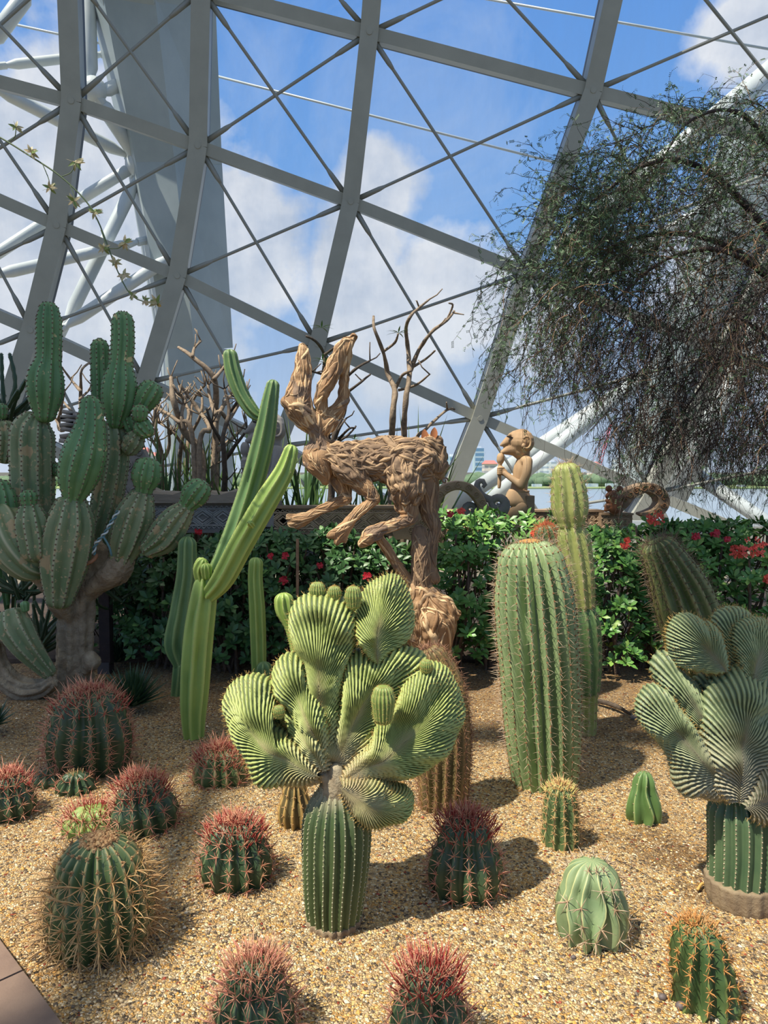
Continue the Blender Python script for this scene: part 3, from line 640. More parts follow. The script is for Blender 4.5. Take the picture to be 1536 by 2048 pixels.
# ------------------------------------------------ tall barrel and columns at right
def column(segs, label, skin, spm, nrib, depth=.25, areo=.035, nr=5, Ls=.02, central=0, seed=1, name='column_cactus', loc=None, w_=.001, spec_caps=None, sharp=1.0, jitter=.03, top=1, cat='cactus', tub=0, k=6, group=None, feltr=0, bases=None, Lc=None):
    o = thing(name, label, cat, loc or segs[0][0][0], group); rr = random.Random(seed); m2 = MB(); m3 = MB()
    for i, sg in enumerate(segs):
        pts, rad = sg[0], sg[1]; kw = sg[2] if len(sg) > 2 else {}
        nm = kw.pop('nm', 'stem' if i == 0 else 'arm'); mt = kw.pop('mt', skin); ks = kw.pop('sp', 1)
        mb = MB(); a = ribbed(mb, pts, rad, kw.pop('nrib', nrib), kw.pop('depth', depth), .014, k, sharp, jitter=jitter, seed=seed+i, areo=areo, tub=tub, **kw)
        mb.build(nm, mt, o)
        if ks: spines(m2, a, nr, Ls*ks, w_, rr, central, top=top, Lc=Lc)
        if feltr: areoles(m3, a, feltr)
    if m2.v: s = m2.build('spines', spm, o); s['kind'] = 'stuff'
    if m3.v: s = m3.build('areoles', M_AREO, o); s['kind'] = 'stuff'
    return o
b = G(1090, 1562); Y = b.y
column([([Vector((b.x, Y, -.02)), P(1086, 1480, Y), P(1078, 1330, Y), P(1068, 1200, Y), P(1062, 1130, Y)], [S(66, Y), S(76, Y), S(81, Y), S(80, Y), S(68, Y)], dict(cap=.75))],
       'tall stout pale green barrel column with many straight ribs and an orange woolly top', M_BIG, M_PALESP, 20, .34, .026, 3, .04, 1, 21, 'barrel_column_cactus', (b.x, Y, 0), w_=.0009, sharp=.8, feltr=.0042, jitter=.015)
mb = MB(); tp = P(1062, 1078, Y)
for q in range(260):
    f = R.random()*6.28; e = R.random()**.6*.055; sphere(mb, tp+Vector((math.cos(f)*e, math.sin(f)*e, -e*e*3.5-.004)), (.006,)*3, 5)
wc = mb.build('woolly_crown', mat('orange_wool', srgb(196, 146, 84), .9), bpy.data.objects['barrel_column_cactus']); wc['kind'] = 'stuff'; wc['label'] = 'orange brown woolly crown'
b = G(1172, 1466); Y = b.y
column([([Vector((b.x, Y, -.02)), P(1172, 1430, Y), P(1172, 1380, Y)], [S(20, Y), S(22, Y), S(24, Y)], dict(cap=.5, nm='base')),
        ([P(1172, 1375, Y), P(1170, 1310, Y), P(1166, 1240, Y), P(1162, 1215, Y)], [S(28, Y), S(34, Y), S(32, Y), S(22, Y)], dict(cap=.6, capb=.8, nm='stem_segment', mt=M_COLD)),
        ([P(1164, 1212, Y), P(1156, 1140, Y), P(1146, 1075, Y), P(1142, 1058, Y)], [S(26, Y), S(32, Y), S(32, Y), S(26, Y)], dict(cap=.6, capb=.5, nm='stem_segment')),
        ([P(1142, 1046, Y), P(1140, 1020, Y), P(1137, 980, Y), P(1133, 948, Y)], [S(28, Y), S(36, Y), S(35, Y), S(29, Y)], dict(cap=.8, capb=.7, nm='stem_segment'))],
       'slim jointed yellow green cactus standing behind the tall stout barrel column', M_YCOL, M_PALESP, 10, .26, .04, 6, .028, 1, 22, 'jointed_column_cactus', (b.x, Y, 0), w_=.001, sharp=.8, tub=.06, top=1.3)
Y = 4.0
column([([P(1404, 1420, Y), P(1396, 1300, Y), P(1364, 1190, Y), P(1320, 1098, Y)], [S(52, Y), S(62, Y), S(58, Y), S(36, Y)], dict(cap=.6))],
       'leaning dark barrel column with bristly crown behind the right crested cactus', mat('leaning_skin', srgb(70, 88, 48), .5, srgb(92, 106, 62), 9, rid=srgb(150, 146, 92), rid_r=(.7, 1)), M_DKSP, 14, .30, .03, 7, .05, 1, 23, 'leaning_column_cactus', (P(1404, 1420, Y).x, Y, 0), w_=.0011, top=1.4, sharp=.7)
mb = MB(); ob = bpy.data.objects['leaning_column_cactus']
a_ = ribbed(mb, [Vector((P(1404, 1400, Y).x, Y, -.03)), P(1404, 1440, Y), P(1404, 1415, Y)], [S(48, Y), S(52, Y), S(53, Y)], 14, .3, areo=0); mb.build('base', M_CORKY, ob)
# hairy golden cactus behind the crest
b = G(885, 1612); Y = b.y
o = column([([Vector((b.x, Y, -.02)), P(888, 1540, Y), P(890, 1450, Y), P(882, 1370, Y), P(862, 1318, Y)], [S(48, Y), S(54, Y), S(52, Y), S(46, Y), S(36, Y)], dict(cap=.7))],
       'thick bristly cactus with golden brown spines behind the crested cactus', mat('bristly_skin', srgb(92, 88, 52), .6, srgb(120, 104, 66), 8, rid=srgb(160, 128, 80), rid_r=(.6, 1)), mat('brown_spine', srgb(178, 132, 98), .5, srgb(120, 84, 66), 30), 16, .26, .022, 8, .03, 1, 24, 'bristly_column_cactus', (b.x, Y, 0), w_=.0010, top=.8)
# ------------------------------------------------ tall sunlit column group, centre left
b = G(388, 1476); Y = b.y
GRP = 'slim blue green columns'
column([([Vector((b.x, Y, -.02)), P(386, 1440, Y), P(388, 1380, Y), P(396, 1270, Y), P(408, 1180, Y), P(408, 1152, Y)], [S(20, Y), S(25, Y), S(30, Y), S(31, Y), S(26, Y), S(15, Y)], dict(cap=.4, nrib=7)),
        ([P(404, 1165, Y), P(399, 1140, Y-.02), P(404, 1126, Y-.03)], [S(13, Y), S(14, Y), S(13, Y)], dict(cap=.8, nrib=7, nm='knob')),
        ([P(413, 1150, Y-.05), P(412, 1137, Y-.06)], [S(11, Y), S(12, Y)], dict(cap=.9, nrib=8, nm='knob', capb=.8)),
        ([P(414, 1190, Y+.02), P(432, 1160, Y+.05), P(466, 1080, Y+.06), P(500, 980, Y+.05), P(526, 880, Y+.02), P(540, 800, Y), P(545, 772, Y)], [S(20, Y), S(25, Y), S(26, Y), S(25, Y), S(23, Y), S(17, Y), S(14, Y)], dict(cap=.9, nrib=7, mt=M_COLD)),  # left arm, its shade painted by the darker skin
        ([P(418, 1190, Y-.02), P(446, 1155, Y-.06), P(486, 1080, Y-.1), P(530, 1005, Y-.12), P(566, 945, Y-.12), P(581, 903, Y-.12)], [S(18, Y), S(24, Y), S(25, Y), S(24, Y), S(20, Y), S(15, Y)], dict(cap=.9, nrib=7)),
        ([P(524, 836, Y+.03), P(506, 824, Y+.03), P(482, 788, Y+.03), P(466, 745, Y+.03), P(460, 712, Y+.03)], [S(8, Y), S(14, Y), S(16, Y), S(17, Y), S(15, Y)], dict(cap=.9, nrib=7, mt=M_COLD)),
        ([P(505, 1052, Y-.22), P(500, 1046, Y-.25)], [S(6, Y), S(6, Y)], dict(cap=.9, nrib=6, nm='bud'))],
       'tall sunlit green column cactus with two long arms sweeping up to the right', M_COLG, M_PALESP, 7, .34, .028, 2, .006, 0, 25, 'column_cactus', (b.x, Y, 0), w_=.0008, sharp=1.0, jitter=.02)
b = G(355, 1392); Y = b.y
column([([Vector((b.x, Y, -.02)), P(358, 1375, Y), P(362, 1330, Y)], [S(14, Y), S(16, Y), S(16, Y)], dict(cap=.3, nrib=6, nm='base')),
        ([P(360, 1325, Y), P(352, 1285, Y), P(362, 1220, Y), P(372, 1150, Y), P(374, 1090, Y)], [S(16, Y), S(25, Y), S(23, Y), S(21, Y), S(19, Y)], dict(cap=.9, capb=1.0, nrib=7))],
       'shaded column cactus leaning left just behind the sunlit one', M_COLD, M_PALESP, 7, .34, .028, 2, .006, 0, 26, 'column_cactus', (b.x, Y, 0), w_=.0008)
b = G(517, 1378); Y = b.y
column([([Vector((b.x, Y, -.02)), P(517, 1330, Y), P(514, 1230, Y), P(510, 1160, Y), P(511, 1128, Y)], [S(15, Y), S(16, Y), S(17, Y), S(15.5, Y), S(15, Y)], dict(cap=.9, nrib=7))],
       'straight slim column cactus standing alone before the dark hedge', M_COLG, M_PALESP, 7, .34, .028, 2, .006, 0, 27, 'column_cactus', (b.x, Y, 0), w_=.0008)
b = G(596, 1420); Y = b.y
column([([Vector((b.x, Y, -.02)), P(598, 1330, Y), P(585, 1260, Y), P(571, 1222, Y), P(568, 1202, Y)], [S(14, Y), S(14, Y), S(14, Y), S(20, Y), S(20, Y)], dict(cap=.85, nrib=8))],
       'club shaped column cactus with pale round head peeping out left of the crest', M_COLG, M_PALESP, 8, .30, .028, 2, .007, 0, 28, 'column_cactus', (b.x, Y, 0), w_=.0008)
b = G(532, 1402); Y = b.y
column([([Vector((b.x, Y, -.02)), P(530, 1370, Y), P(528, 1338, Y)], [S(20, Y), S(20, Y), S(17, Y)], dict(cap=.9, nrib=7))],
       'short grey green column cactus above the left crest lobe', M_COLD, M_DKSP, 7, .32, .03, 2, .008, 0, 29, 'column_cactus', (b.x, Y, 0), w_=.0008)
# ------------------------------------------------ crested (fan) cacti
def bez(a, b, c, t): return a*(1-t)**2+b*(2*t*(1-t))+c*t*t
def plen(pts):
    L = [0]
    for i in range(1, len(pts)): L.append(L[-1]+(pts[i]-pts[i-1]).length)
    return L
def along(pts, L, t):
    s = t*L[-1]
    for i in range(1, len(pts)):
        if L[i] >= s or i == len(pts)-1:
            k = (s-L[i-1])/max(1e-9, L[i]-L[i-1]); return pts[i-1].lerp(pts[i], k)
def lobe(o, fuzz, outline, mid, Y0, T, nr, M, kmid=.72, tilt=(0, 0), back=.8, amp=.0115, nu=20, cork=1.0, seed=0, bulge=0.0, nm='lobe'):
    rr = random.Random(seed)
    ol = [P(x, y, Y0) for x, y in outline]; ml = [P(x, y, Y0) for x, y in mid]
    ol, _ = crom(ol, 0, .012); ml, _ = crom(ml, 0, .012); Lo = plen(ol); Lm = plen(ml)
    root = ml[0]; ax = (ml[-1]-ml[0]); ln = ax.length; ax = ax.normalized(); sx = ax.cross(Vector((0, 1, 0))).normalized()
    nv = nr*6; grid = []; 
    nw = 2*nu
    for i in range(nv+1):
        v = -1+2*i/nv; B_ = along(ol, Lo, i/nv); a = kmid*(1-abs(v))
        P0 = along(ml, Lm, a); P1 = along(ml, Lm, min(1, a+.24*(1-.3*abs(v))))
        P1 = P1.lerp((P0+B_)/2, .45)
        row = []
        for j in range(nw+1):
            w_ = 2*j/nw; u = w_ if w_ <= 1 else 2-w_; sgn = 1 if w_ <= 1 else -1
            u2 = 1-(1-u)**1.35
            q = bez(P0, P1, B_, u2)
            dr = min(1, (q-root).length/(ln*.5)); hh = (max(0, 1-u2**3.4))**.5
            h = T*(.6+.4*dr)*hh
            q2 = Vector(q); q2.y = Y0-h if sgn > 0 else Y0+h*back
            e = (q-root); q2.y += tilt[0]*e.dot(ax)/ln*T*2+tilt[1]*e.dot(sx)/ln*T*2
            q2.y += bulge*T*math.sin(3.0*v+seed)*dr*u2*u2+T*.55*noise.noise(Vector((q2.x*11+seed, sgn*2, q2.z*11)))*dr
            row.append(q2)
        grid.append(row)
    # normals by differences
    vs = []; aa = []; bb = []; fz = []
    for i in range(nv+1):
        gg = .5+.5*math.cos(2*PI*i/5.0) if True else 0
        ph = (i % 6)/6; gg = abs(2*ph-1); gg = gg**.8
        for j in range(nw+1):
            a = grid[max(i-1, 0)][j]; b = grid[min(i+1, nv)][j]; c = grid[i][max(j-1, 0)]; d = grid[i][min(j+1, nw)]
            di = b-a; dj = d-c; nn = dj.cross(di)
            
            cen = Vector((root.x*.3+grid[nv//2][nu//2].x*.7, Y0, root.z*.3+grid[nv//2][nu//2].z*.7))
            sp = (nn.length/max(1e-7, dj.length))/2*6
            if nn.length < 1e-10: nn = Vector((0, -1, 0))
            nn.normalize(); w_ = 2*j/nw; u = w_ if w_ <= 1 else 2-w_
            A = min(amp, sp*1.25)*(1-.55*u**5)
            ser = 1+.28*math.sin(u*ln/.0065*.8+(i//6)*2.4)*min(1, u*2.5)
            grid_n = nn if (nn.y < 0) == (w_ <= 1) or abs(nn.y) < .15 else -nn
            if abs(nn.y) < .15 and grid_n.dot(grid[i][j]-cen) < 0: grid_n = -grid_n
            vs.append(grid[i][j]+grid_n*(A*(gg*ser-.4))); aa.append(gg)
            dist = (grid[i][j]-ROOT).length
            cork_t = max(0, 1-dist/(CRL*cork)); bb.append(max(cork_t, .66*(1-u)**1.6))
            if gg > .95 and .5 < w_ < 1.4 and rr.random() < (.75 if u > .7 else .35): fz.append((vs[-1], grid_n, u))
    fs = [(i*(nw+1)+j, i*(nw+1)+j+1, (i+1)*(nw+1)+j+1, (i+1)*(nw+1)+j) for i in range(nv) for j in range(nw)]
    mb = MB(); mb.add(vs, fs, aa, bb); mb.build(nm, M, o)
    for p, nn, u in fz:
        for q in range(2 if u > .7 else 1):
            d = nn+Vector((rr.uniform(-.6, .6), rr.uniform(-.5, .2), rr.uniform(-.3, .6)))
            spine(fuzz, p, d, rr.uniform(.007, .014)*(1.2 if u > .8 else .7), .0006)
b = G(668, 1842); Y = b.y; ROOT = P(672, 1570, Y); CRL = .42
cre = thing('crested_cactus', 'large crested cactus with a fan of wavy ribbed lobes on a dark fluted stem, centre', 'cactus', (b.x, Y, -.02))
mb = MB()
ar = ribbed(mb, [Vector((b.x, Y, -.03)), P(668, 1800, Y), P(672, 1710, Y), P(674, 1640, Y), P(674, 1600, Y), P(673, 1575, Y)], [S(52, Y), S(62, Y), S(70, Y), S(70, Y), S(56, Y), S(36, Y)], 21, .13, .008, 8, .7, cap=.5, areo=.014, jitter=.012, seed=3)
mb.build('stem', M_STEMC, cre)
m2 = MB(); 
for v, o_, t, tt in ar: sphere(m2, v+o_*.0005, (.0028, .0028, .0028), 5)
s = m2.build('stem_areoles', mat('grey_areole', srgb(168, 164, 130), .9), cre); s['kind'] = 'stuff'
mb = MB(); ribbed(mb, [Vector((b.x, Y, -.04)), Vector((b.x, Y, .018))], [S(55, Y), S(60, Y)], 21, .1, areo=0, cap=.05); s = mb.build('root_collar', M_CORKY, cre); s['label'] = 'brown corky collar at the foot'
def q4(pts): return [(420+x*.3516, 1100+y*.3516) for x, y in pts]
fz = MB()
LOBES = [
 # outline, mid, dy, T, nr, seed
 ([(640,1265),(560,1320),(470,1335),(380,1335),(260,1300),(205,1190),(110,1060),(52,950),(60,850),(130,765),(230,735),(320,765),(362,830),(355,910),(290,960),(330,1020),(430,1060),(540,1130),(640,1240)], [(640,1260),(430,1150),(230,1020),(160,900)], -.03, .075, 62, 1),
 ([(650,1240),(560,1180),(480,1110),(415,1010),(410,930),(460,900),(530,930),(590,1020),(650,1100),(670,1240)], [(660,1240),(570,1080),(480,980)], -.02, .06, 26, 2),
 ([(650,1250),(560,1140),(490,1000),(430,905),(350,800),(343,710),(380,640),(450,603),(515,620),(535,690),(600,780),(670,940),(700,1240)], [(670,1240),(600,1000),(510,850),(440,720)], .0, .07, 44, 3),
 ([(640,1250),(590,1080),(550,840),(512,640),(462,520),(445,400),(470,310),(550,258),(680,252),(770,290),(825,380),(835,500),(800,590),(765,690),(756,800),(760,930),(740,1060),(700,1250)], [(670,1240),(640,900),(625,620),(640,420)], .035, .085, 66, 4),
 ([(670,1250),(690,1040),(748,850),(758,720),(780,620),(840,570),(920,585),(1010,560),(1100,560),(1190,585),(1240,640),(1235,720),(1170,760),(1100,830),(1040,880),(985,980),(920,1120),(820,1230),(720,1270)], [(695,1240),(790,1020),(870,850),(980,680)], .045, .085, 62, 5),
 ([(960,640),(890,575),(845,500),(822,400),(850,280),(905,205),(980,160),(1050,146),(1110,200),(1152,310),(1168,420),(1145,500),(1100,545),(1030,570),(960,640)], [(955,640),(950,480),(985,300)], .065, .085, 56, 6),
 ([(720,1270),(800,1180),(880,1110),(925,1060),(950,985),(1010,950),(1050,900),(1075,840),(1110,760),(1180,700),(1270,665),(1350,690),(1400,760),(1440,850),(1462,950),(1435,1060),(1370,1170),(1290,1250),(1200,1275),(1080,1290),(960,1310),(850,1320),(760,1330)], [(730,1290),(930,1170),(1130,1040),(1290,860)], -.0, .085, 84, 7),
 ([(740,1290),(860,1280),(960,1300),(1020,1345),(1060,1370),(1120,1385),(1160,1440),(1158,1520),(1110,1580),(1020,1600),(930,1585),(860,1540),(800,1450),(740,1370)], [(740,1310),(870,1390),(990,1470),(1060,1480)], -.045, .07, 54, 8)]
LOBES.append(([(640,1290),(450,1312),(300,1240),(250,1110),(330,1010),(420,960),(480,880),(540,820),(600,770),(700,740),(800,760),(900,830),(940,930),(985,1030),(1080,1070),(1170,1150),(1160,1250),(950,1320),(800,1400),(720,1330)], [(680,1270),(680,1100),(690,940)], .045, .085, 96, 9, .12))
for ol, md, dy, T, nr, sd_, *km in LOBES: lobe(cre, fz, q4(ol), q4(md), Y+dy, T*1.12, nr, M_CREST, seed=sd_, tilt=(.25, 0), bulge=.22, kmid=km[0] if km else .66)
s = fz.build('bristles', M_GOLD, cre); s['kind'] = 'stuff'
# woody neck where the fan meets the stem
me = blend_mesh([([P(674, 1600, Y), P(674, 1570, Y-.02), P(672, 1540, Y-.03)], [S(38, Y), S(30, Y), S(16, Y)]), ([P(668, 1565, Y-.02), P(640, 1545, Y-.03)], [S(22, Y), S(8, Y)]), ([P(676, 1565, Y-.02), P(712, 1562, Y-.03)], [S(24, Y), S(10, Y)])], .007)
s = from_mesh(me, 'woody_neck', mat('woody_neck', srgb(170, 158, 130), .85, srgb(138, 122, 96), 20, bump=.6, bscale=70), cre)
fz2 = MB(); rp = random.Random(9)
for (x, y, w_, h, dy) in [(610, 225, 50, 80, .06), (708, 240, 44, 55, .05), (815, 255, 52, 110, .03), (985, 850, 68, 200, -.09), (392, 915, 36, 50, -.05), (1230, 655, 40, 50, .0)]:
    px, py = 420+x*.3516, 1100+y*.3516; wd = S(w_*.3516, Y); hh = S(h*.3516*.55, Y)
    mb = MB(); a = ribbed(mb, [P(px, py, Y+dy)-Vector((0, 0, hh*.9)), P(px, py, Y+dy), P(px, py, Y+dy)+Vector((0, 0, hh*.35))], [wd*.8, wd, wd*.86], 17, .2, .007, 6, .8, cap=.7, capb=.8, areo=.009)
    mb.build('pup', M_PUP, cre); spines(fz2, a, 2, .009, .00045, rp)
s = fz2.build('pup_bristles', M_GOLD, cre); s['kind'] = 'stuff'
# right crested cactus
b = G(1484, 1800); Y = b.y; ROOT = P(1466, 1585, Y); CRL = .5
cr2 = thing('crested_cactus', 'crested cactus with drooping grey green lobes cut by the right edge', 'cactus', (b.x, Y, -.02))
mb = MB(); ar = ribbed(mb, [Vector((b.x, Y, -.03)), P(1484, 1760, Y), P(1488, 1690, Y), P(1488, 1620, Y), P(1484, 1590, Y)], [S(56, Y), S(66, Y), S(70, Y), S(70, Y), S(56, Y)], 19, .17, .008, 8, .7, cap=.4, areo=.016, jitter=.012)
mb.build('stem', mat('crest_stem_b', srgb(70, 96, 66), .55, srgb(90, 112, 76), 7, rid=srgb(140, 152, 112), rid_r=(.86, 1)), cr2)
m2 = MB()
for v, o_, t, tt in ar: sphere(m2, v+o_*.0005, (.0026,)*3, 5)
s = m2.build('stem_areoles', M_PALESP, cr2); s['kind'] = 'stuff'
mb = MB(); ribbed(mb, [Vector((b.x, Y, -.04)), P(1484, 1795, Y), P(1484, 1752, Y)], [S(56, Y), S(70, Y), S(73, Y)], 19, .06, areo=0, cap=.03); s = mb.build('root_collar', M_CORKY, cr2); s['label'] = 'brown woody lower part of the stem'
def qb(pts): return [(1240+x*.2246, 1020+y*.2246) for x, y in pts]
fz = MB()
L2 = [
 (qb([(900,1420),(760,1440),(600,1420),(500,1370),(455,1250),(450,1120),(480,1010),(560,945),(640,935),(710,960),(745,1010),(800,1000),(850,1040),(900,1150),(920,1300),(930,1420)]), qb([(910,1430),(800,1300),(680,1150)]), -.02, .06, 50, 11, -.02),
 (qb([(1000,1600),(930,1400),(880,1200),(850,1050),(860,950),(950,890),(1080,876),(1170,920),(1225,990),(1190,1100),(1130,1250),(1060,1600)]), qb([(1030,1600),(1000,1250),(1020,1050)]), .05, .07, 44, 12, 0),
 (qb([(1060,1700),(1040,1400),(1018,1250),(1022,1130),(1080,1030),(1180,985),(1318,985),(1450,1050),(1500,1200),(1420,1350),(1250,1500),(1120,1700)]), qb([(1090,1700),(1130,1350),(1250,1150)]), -.02, .08, 56, 13, 0),
 ([(1455, 1580), (1420, 1520), (1392, 1450), (1352, 1420), (1330, 1385), (1311, 1350), (1312, 1325), (1326, 1308), (1344, 1310), (1358, 1334), (1386, 1360), (1412, 1388), (1436, 1460), (1464, 1580)], [(1458, 1580), (1404, 1450), (1350, 1360)], .0, .065, 46, 14, 0),
 ([(1455, 1595), (1420, 1600), (1388, 1588), (1372, 1594), (1350, 1570), (1342, 1520), (1318, 1485), (1294, 1462), (1280, 1432), (1284, 1398), (1308, 1376), (1334, 1382), (1352, 1408), (1384, 1450), (1430, 1520), (1462, 1580)], [(1456, 1588), (1390, 1510), (1326, 1425)], -.05, .065, 60, 15, 0),
 ([(1450, 1600), (1410, 1560), (1400, 1500), (1408, 1430), (1430, 1370), (1470, 1340), (1520, 1340), (1560, 1380), (1575, 1440), (1560, 1510), (1520, 1570), (1480, 1600)], [(1466, 1600), (1470, 1500), (1485, 1410)], -.07, .075, 52, 16, 0),
 ([(1470, 1600), (1500, 1560), (1530, 1500), (1580, 1450), (1640, 1440), (1670, 1500), (1650, 1580), (1600, 1640), (1530, 1650), (1490, 1630)], [(1475, 1605), (1540, 1580), (1600, 1530)], -.09, .075, 50, 17, 0)]
L2.append(([(1455, 1600), (1400, 1570), (1370, 1500), (1370, 1420), (1400, 1350), (1440, 1310), (1500, 1300), (1560, 1320), (1600, 1400), (1600, 1500), (1560, 1580), (1500, 1610)], [(1466, 1600), (1470, 1500), (1480, 1400)], .04, .08, 80, 18, 0))
for ol, md, dy, T, nr, sd_, _ in L2: lobe(cr2, fz, ol, md, Y+dy, T, nr, M_CREST2, seed=sd_, tilt=(.2, 0), bulge=.2)
s = fz.build('bristles', M_GOLD, cr2); s['kind'] = 'stuff'
# ================================================================ LEFT CANDELABRA CACTUS
M_CAN = mat('candelabra_skin', srgb(84, 122, 74), .5, srgb(104, 140, 88), 5, bump=.15, bscale=60, bdist=.003, rid=srgb(150, 170, 124), rid_r=(.9, 1), spots=[(11, .68, srgb(196, 180, 124)), (34, .68, srgb(186, 170, 120))])
M_CANO = mat('candelabra_old_skin', srgb(100, 122, 82), .6, srgb(128, 134, 96), 6, bump=.3, bscale=60, bdist=.003, rid=srgb(172, 170, 136), rid_r=(.82, 1), spots=[(9, .62, srgb(164, 144, 104)), (30, .62, srgb(168, 152, 112))])
M_TRUNK = mat('corky_trunk', srgb(176, 158, 130), .9, srgb(136, 118, 94), 10, bump=.9, bscale=38, bdist=.02, bdet=6)
def c1(x, y, Y): return P(x*.2995, 560+y*.2995, Y)
def c2(x, y, Y): return P(x*.2995, 1040+y*.2995, Y)
def sc(r, Y): return S(r*.2995, Y)
Y = 5.0
SEG = [ # pts(crop1 xy), radii, dy, cap, material, name
 ([(250,1780),(222,1500),(212,1200),(215,1010),(240,920)], [110,132,142,136,84], .06, .4, 1),
 ([(298,892),(300,770),(304,640),(322,530),(326,400),(326,270),(325,215)], [72,112,112,80,80,79,66], .02, 1.0, 0),
 ([(400,2115),(425,1900),(465,1640),(480,1480)], [92,150,150,96], -.25, .35, 1),
 ([(490,1462),(520,1320),(562,1160),(596,1010),(606,900),(605,845)], [66,122,132,98,76,66], -.27, 1.0, 0),
 ([(640,1760),(715,1460),(758,1220),(762,1060),(745,960)], [80,102,100,92,62], .12, .4, 1),
 ([(776,945),(790,820),(800,690),(808,570),(820,430),(820,285)], [62,108,112,78,76,72], .08, 1.0, 0),
 ([(680,860),(672,640),(667,460)], [66,66,62], .25, 1.1, 0),
 ([(935,870),(985,780),(1010,740)], [56,84,80], .1, .8, 0),
 ([(935,910),(936,878)], [46,54], -.02, .8, 0), ([(975,1010),(955,985)], [54,66], .02, .8, 0), ([(870,1120),(895,1080),(905,1060)], [60,74,62], .05, .8, 1), ([(880,985),(868,950)], [50,54], .1, .8, 0),
 ([(815,1850),(850,1740),(905,1570),(948,1440)], [84,118,124,78], -.1, .4, 1),
 ([(962,1400),(975,1325),(985,1265)], [58,94,90], -.1, .85, 0),
 ([(1000,1790),(1090,1720),(1180,1600),(1240,1528)], [66,106,96,62], -.14, .5, 1),
 ([(1250,1506),(1300,1436),(1330,1400)], [56,88,80], -.14, .8, 0),
 ([(240,1800),(212,1620),(200,1520)], [98,102,66], -.32, .4, 1), ([(192,1490),(190,1450)], [46,54], -.33, .8, 0),
 ([(10,1690),(20,1560),(15,1450),(5,1390)], [50,84,80,60], -.2, .9, 0),
 ([(30,1180),(45,1060),(30,985)], [60,80,66], .2, .7, 1), ([(10,900),(8,860)], [36,42], .2, .9, 0), ([(385,1285),(388,1250)], [36,40], .1, .8, 0)]
can = thing('candelabra_cactus', 'huge many armed scarred cactus with a woody trunk filling the left side', 'cactus', (G(152, 1372).x, G(152, 1372).y, -.02))
m2 = MB(); rr = random.Random(4)
for pts, rad, dy, cp, mt in SEG:
    mb = MB(); a = ribbed(mb, [c1(x, y, Y+dy) for x, y in pts], [sc(r, Y)*1.03 for r in rad], 9, .25, .016, 8, .72, cap=cp, capb=.8, areo=.026, jitter=.03, seed=len(m2.v))
    mb.build('stem_segment', M_CANO if mt else M_CAN, can)
    for v, o_, t, tt in a:
        sphere(m2, v, (.0062,)*3, 5); 
s = m2.build('areoles', M_DKSP, can); s['kind'] = 'stuff'
# lower-left arm
mb = MB(); ribbed(mb, [c2(300, 330, Y-.2), c2(190, 300, Y-.28), c2(80, 170, Y-.3), c2(20, 20, Y-.25), c2(-10, -20, Y-.2)], [sc(r, Y) for r in (60, 110, 140, 130, 90)], 9, .2, .016, 8, .62, cap=.6, capb=.8, areo=0); mb.build('stem_segment', M_CANO, can)
me = blend_mesh([([c2(490, 1170, Y), c2(500, 1060, Y), c2(505, 800, Y), c2(515, 560, Y), c2(545, 380, Y), c2(580, 100, Y+.05)], [sc(r, Y) for r in (135, 122, 112, 116, 100, 55)]),
                 ([c2(540, 520, Y), c2(650, 430, Y-.05), c2(760, 350, Y-.08), c2(810, 270, Y-.1)], [sc(r, Y) for r in (60, 70, 96, 88)]),
                 ([c2(480, 620, Y-.05), c2(420, 560, Y-.15), c2(400, 500, Y-.2)], [sc(r, Y) for r in (80, 85, 95)]),
                 ([c2(480, 560, Y), c2(340, 460, Y-.1), c2(250, 360, Y-.2)], [sc(r, Y) for r in (60, 55, 50)]),
                 ([c2(580, 980, Y-.05), c2(620, 940, Y-.1)], [sc(r, Y) for r in (50, 66)]),
                 ([c2(650, 420, Y), c2(670, 250, Y), c2(660, 160, Y)], [sc(r, Y) for r in (55, 45, 30)])], .012, 1)
for v in me.vertices:
    p = v.co; f = math.atan2(p.y-Y, p.x-can['_b'][0]); v.co += v.normal*(.012*math.cos(f*9)+.010*noise.noise(p*14)+.006*noise.noise(p*40))
s = from_mesh(me, 'trunk', M_TRUNK, can); s['label'] = 'pale brown woody trunk'
# ring lying on the trunk + rope + label
mb = MB(); tube(mb, [c2(525, 290, Y-.2), c2(580, 292, Y-.22), c2(630, 262, Y-.2), c2(645, 235, Y-.15)], .013, 8, .02); s = mb.build('dead_stub', mat('clay_brown', srgb(168, 116, 82), .6), can); s['label'] = 'smooth clay brown curved stub'
mb = MB(); rope = thing('rope', 'teal and white twisted rope tied round the left cactus', 'rope', tuple(c2(660, 150, 4.75)))
for ph, m_ in ((0, srgb(86, 120, 124)), (PI, srgb(196, 204, 200))):
    mb = MB(); base, _ = crom([c2(790, -60, 4.75), c2(740, 20, 4.74), c2(700, 90, 4.73), c2(640, 160, 4.74), c2(625, 230, 4.76)], 0, .006)
    T_, N_, B_ = frames(base); tube(mb, [p+N_[i]*.008*math.cos(i*.55+ph)+B_[i]*.008*math.sin(i*.55+ph) for i, p in enumerate(base)], .0065, 6)
    if ph == 0: tube(mb, [c2(690, 110, 4.73), c2(730, 180, 4.73), c2(745, 240, 4.74)], .007, 6, .02)
    mb.build('strand', mat('rope_strand', m_, .8), rope)
mb = MB(); Yp = G(208, 1345).y; post = thing('timber_post', 'dark square timber post with grey metal foot beside the woody trunk', 'post', (P(211, 1340, Yp).x, Yp, 0))
box(mb, (P(211, 1200, Yp).x, Yp, .55), (S(21, Yp), S(21, Yp), 1.16)); mb.build('shaft', mat('dark_timber', srgb(64, 50, 48), .7, srgb(48, 38, 38), 14, bump=.4, bscale=50), post, smooth=False)
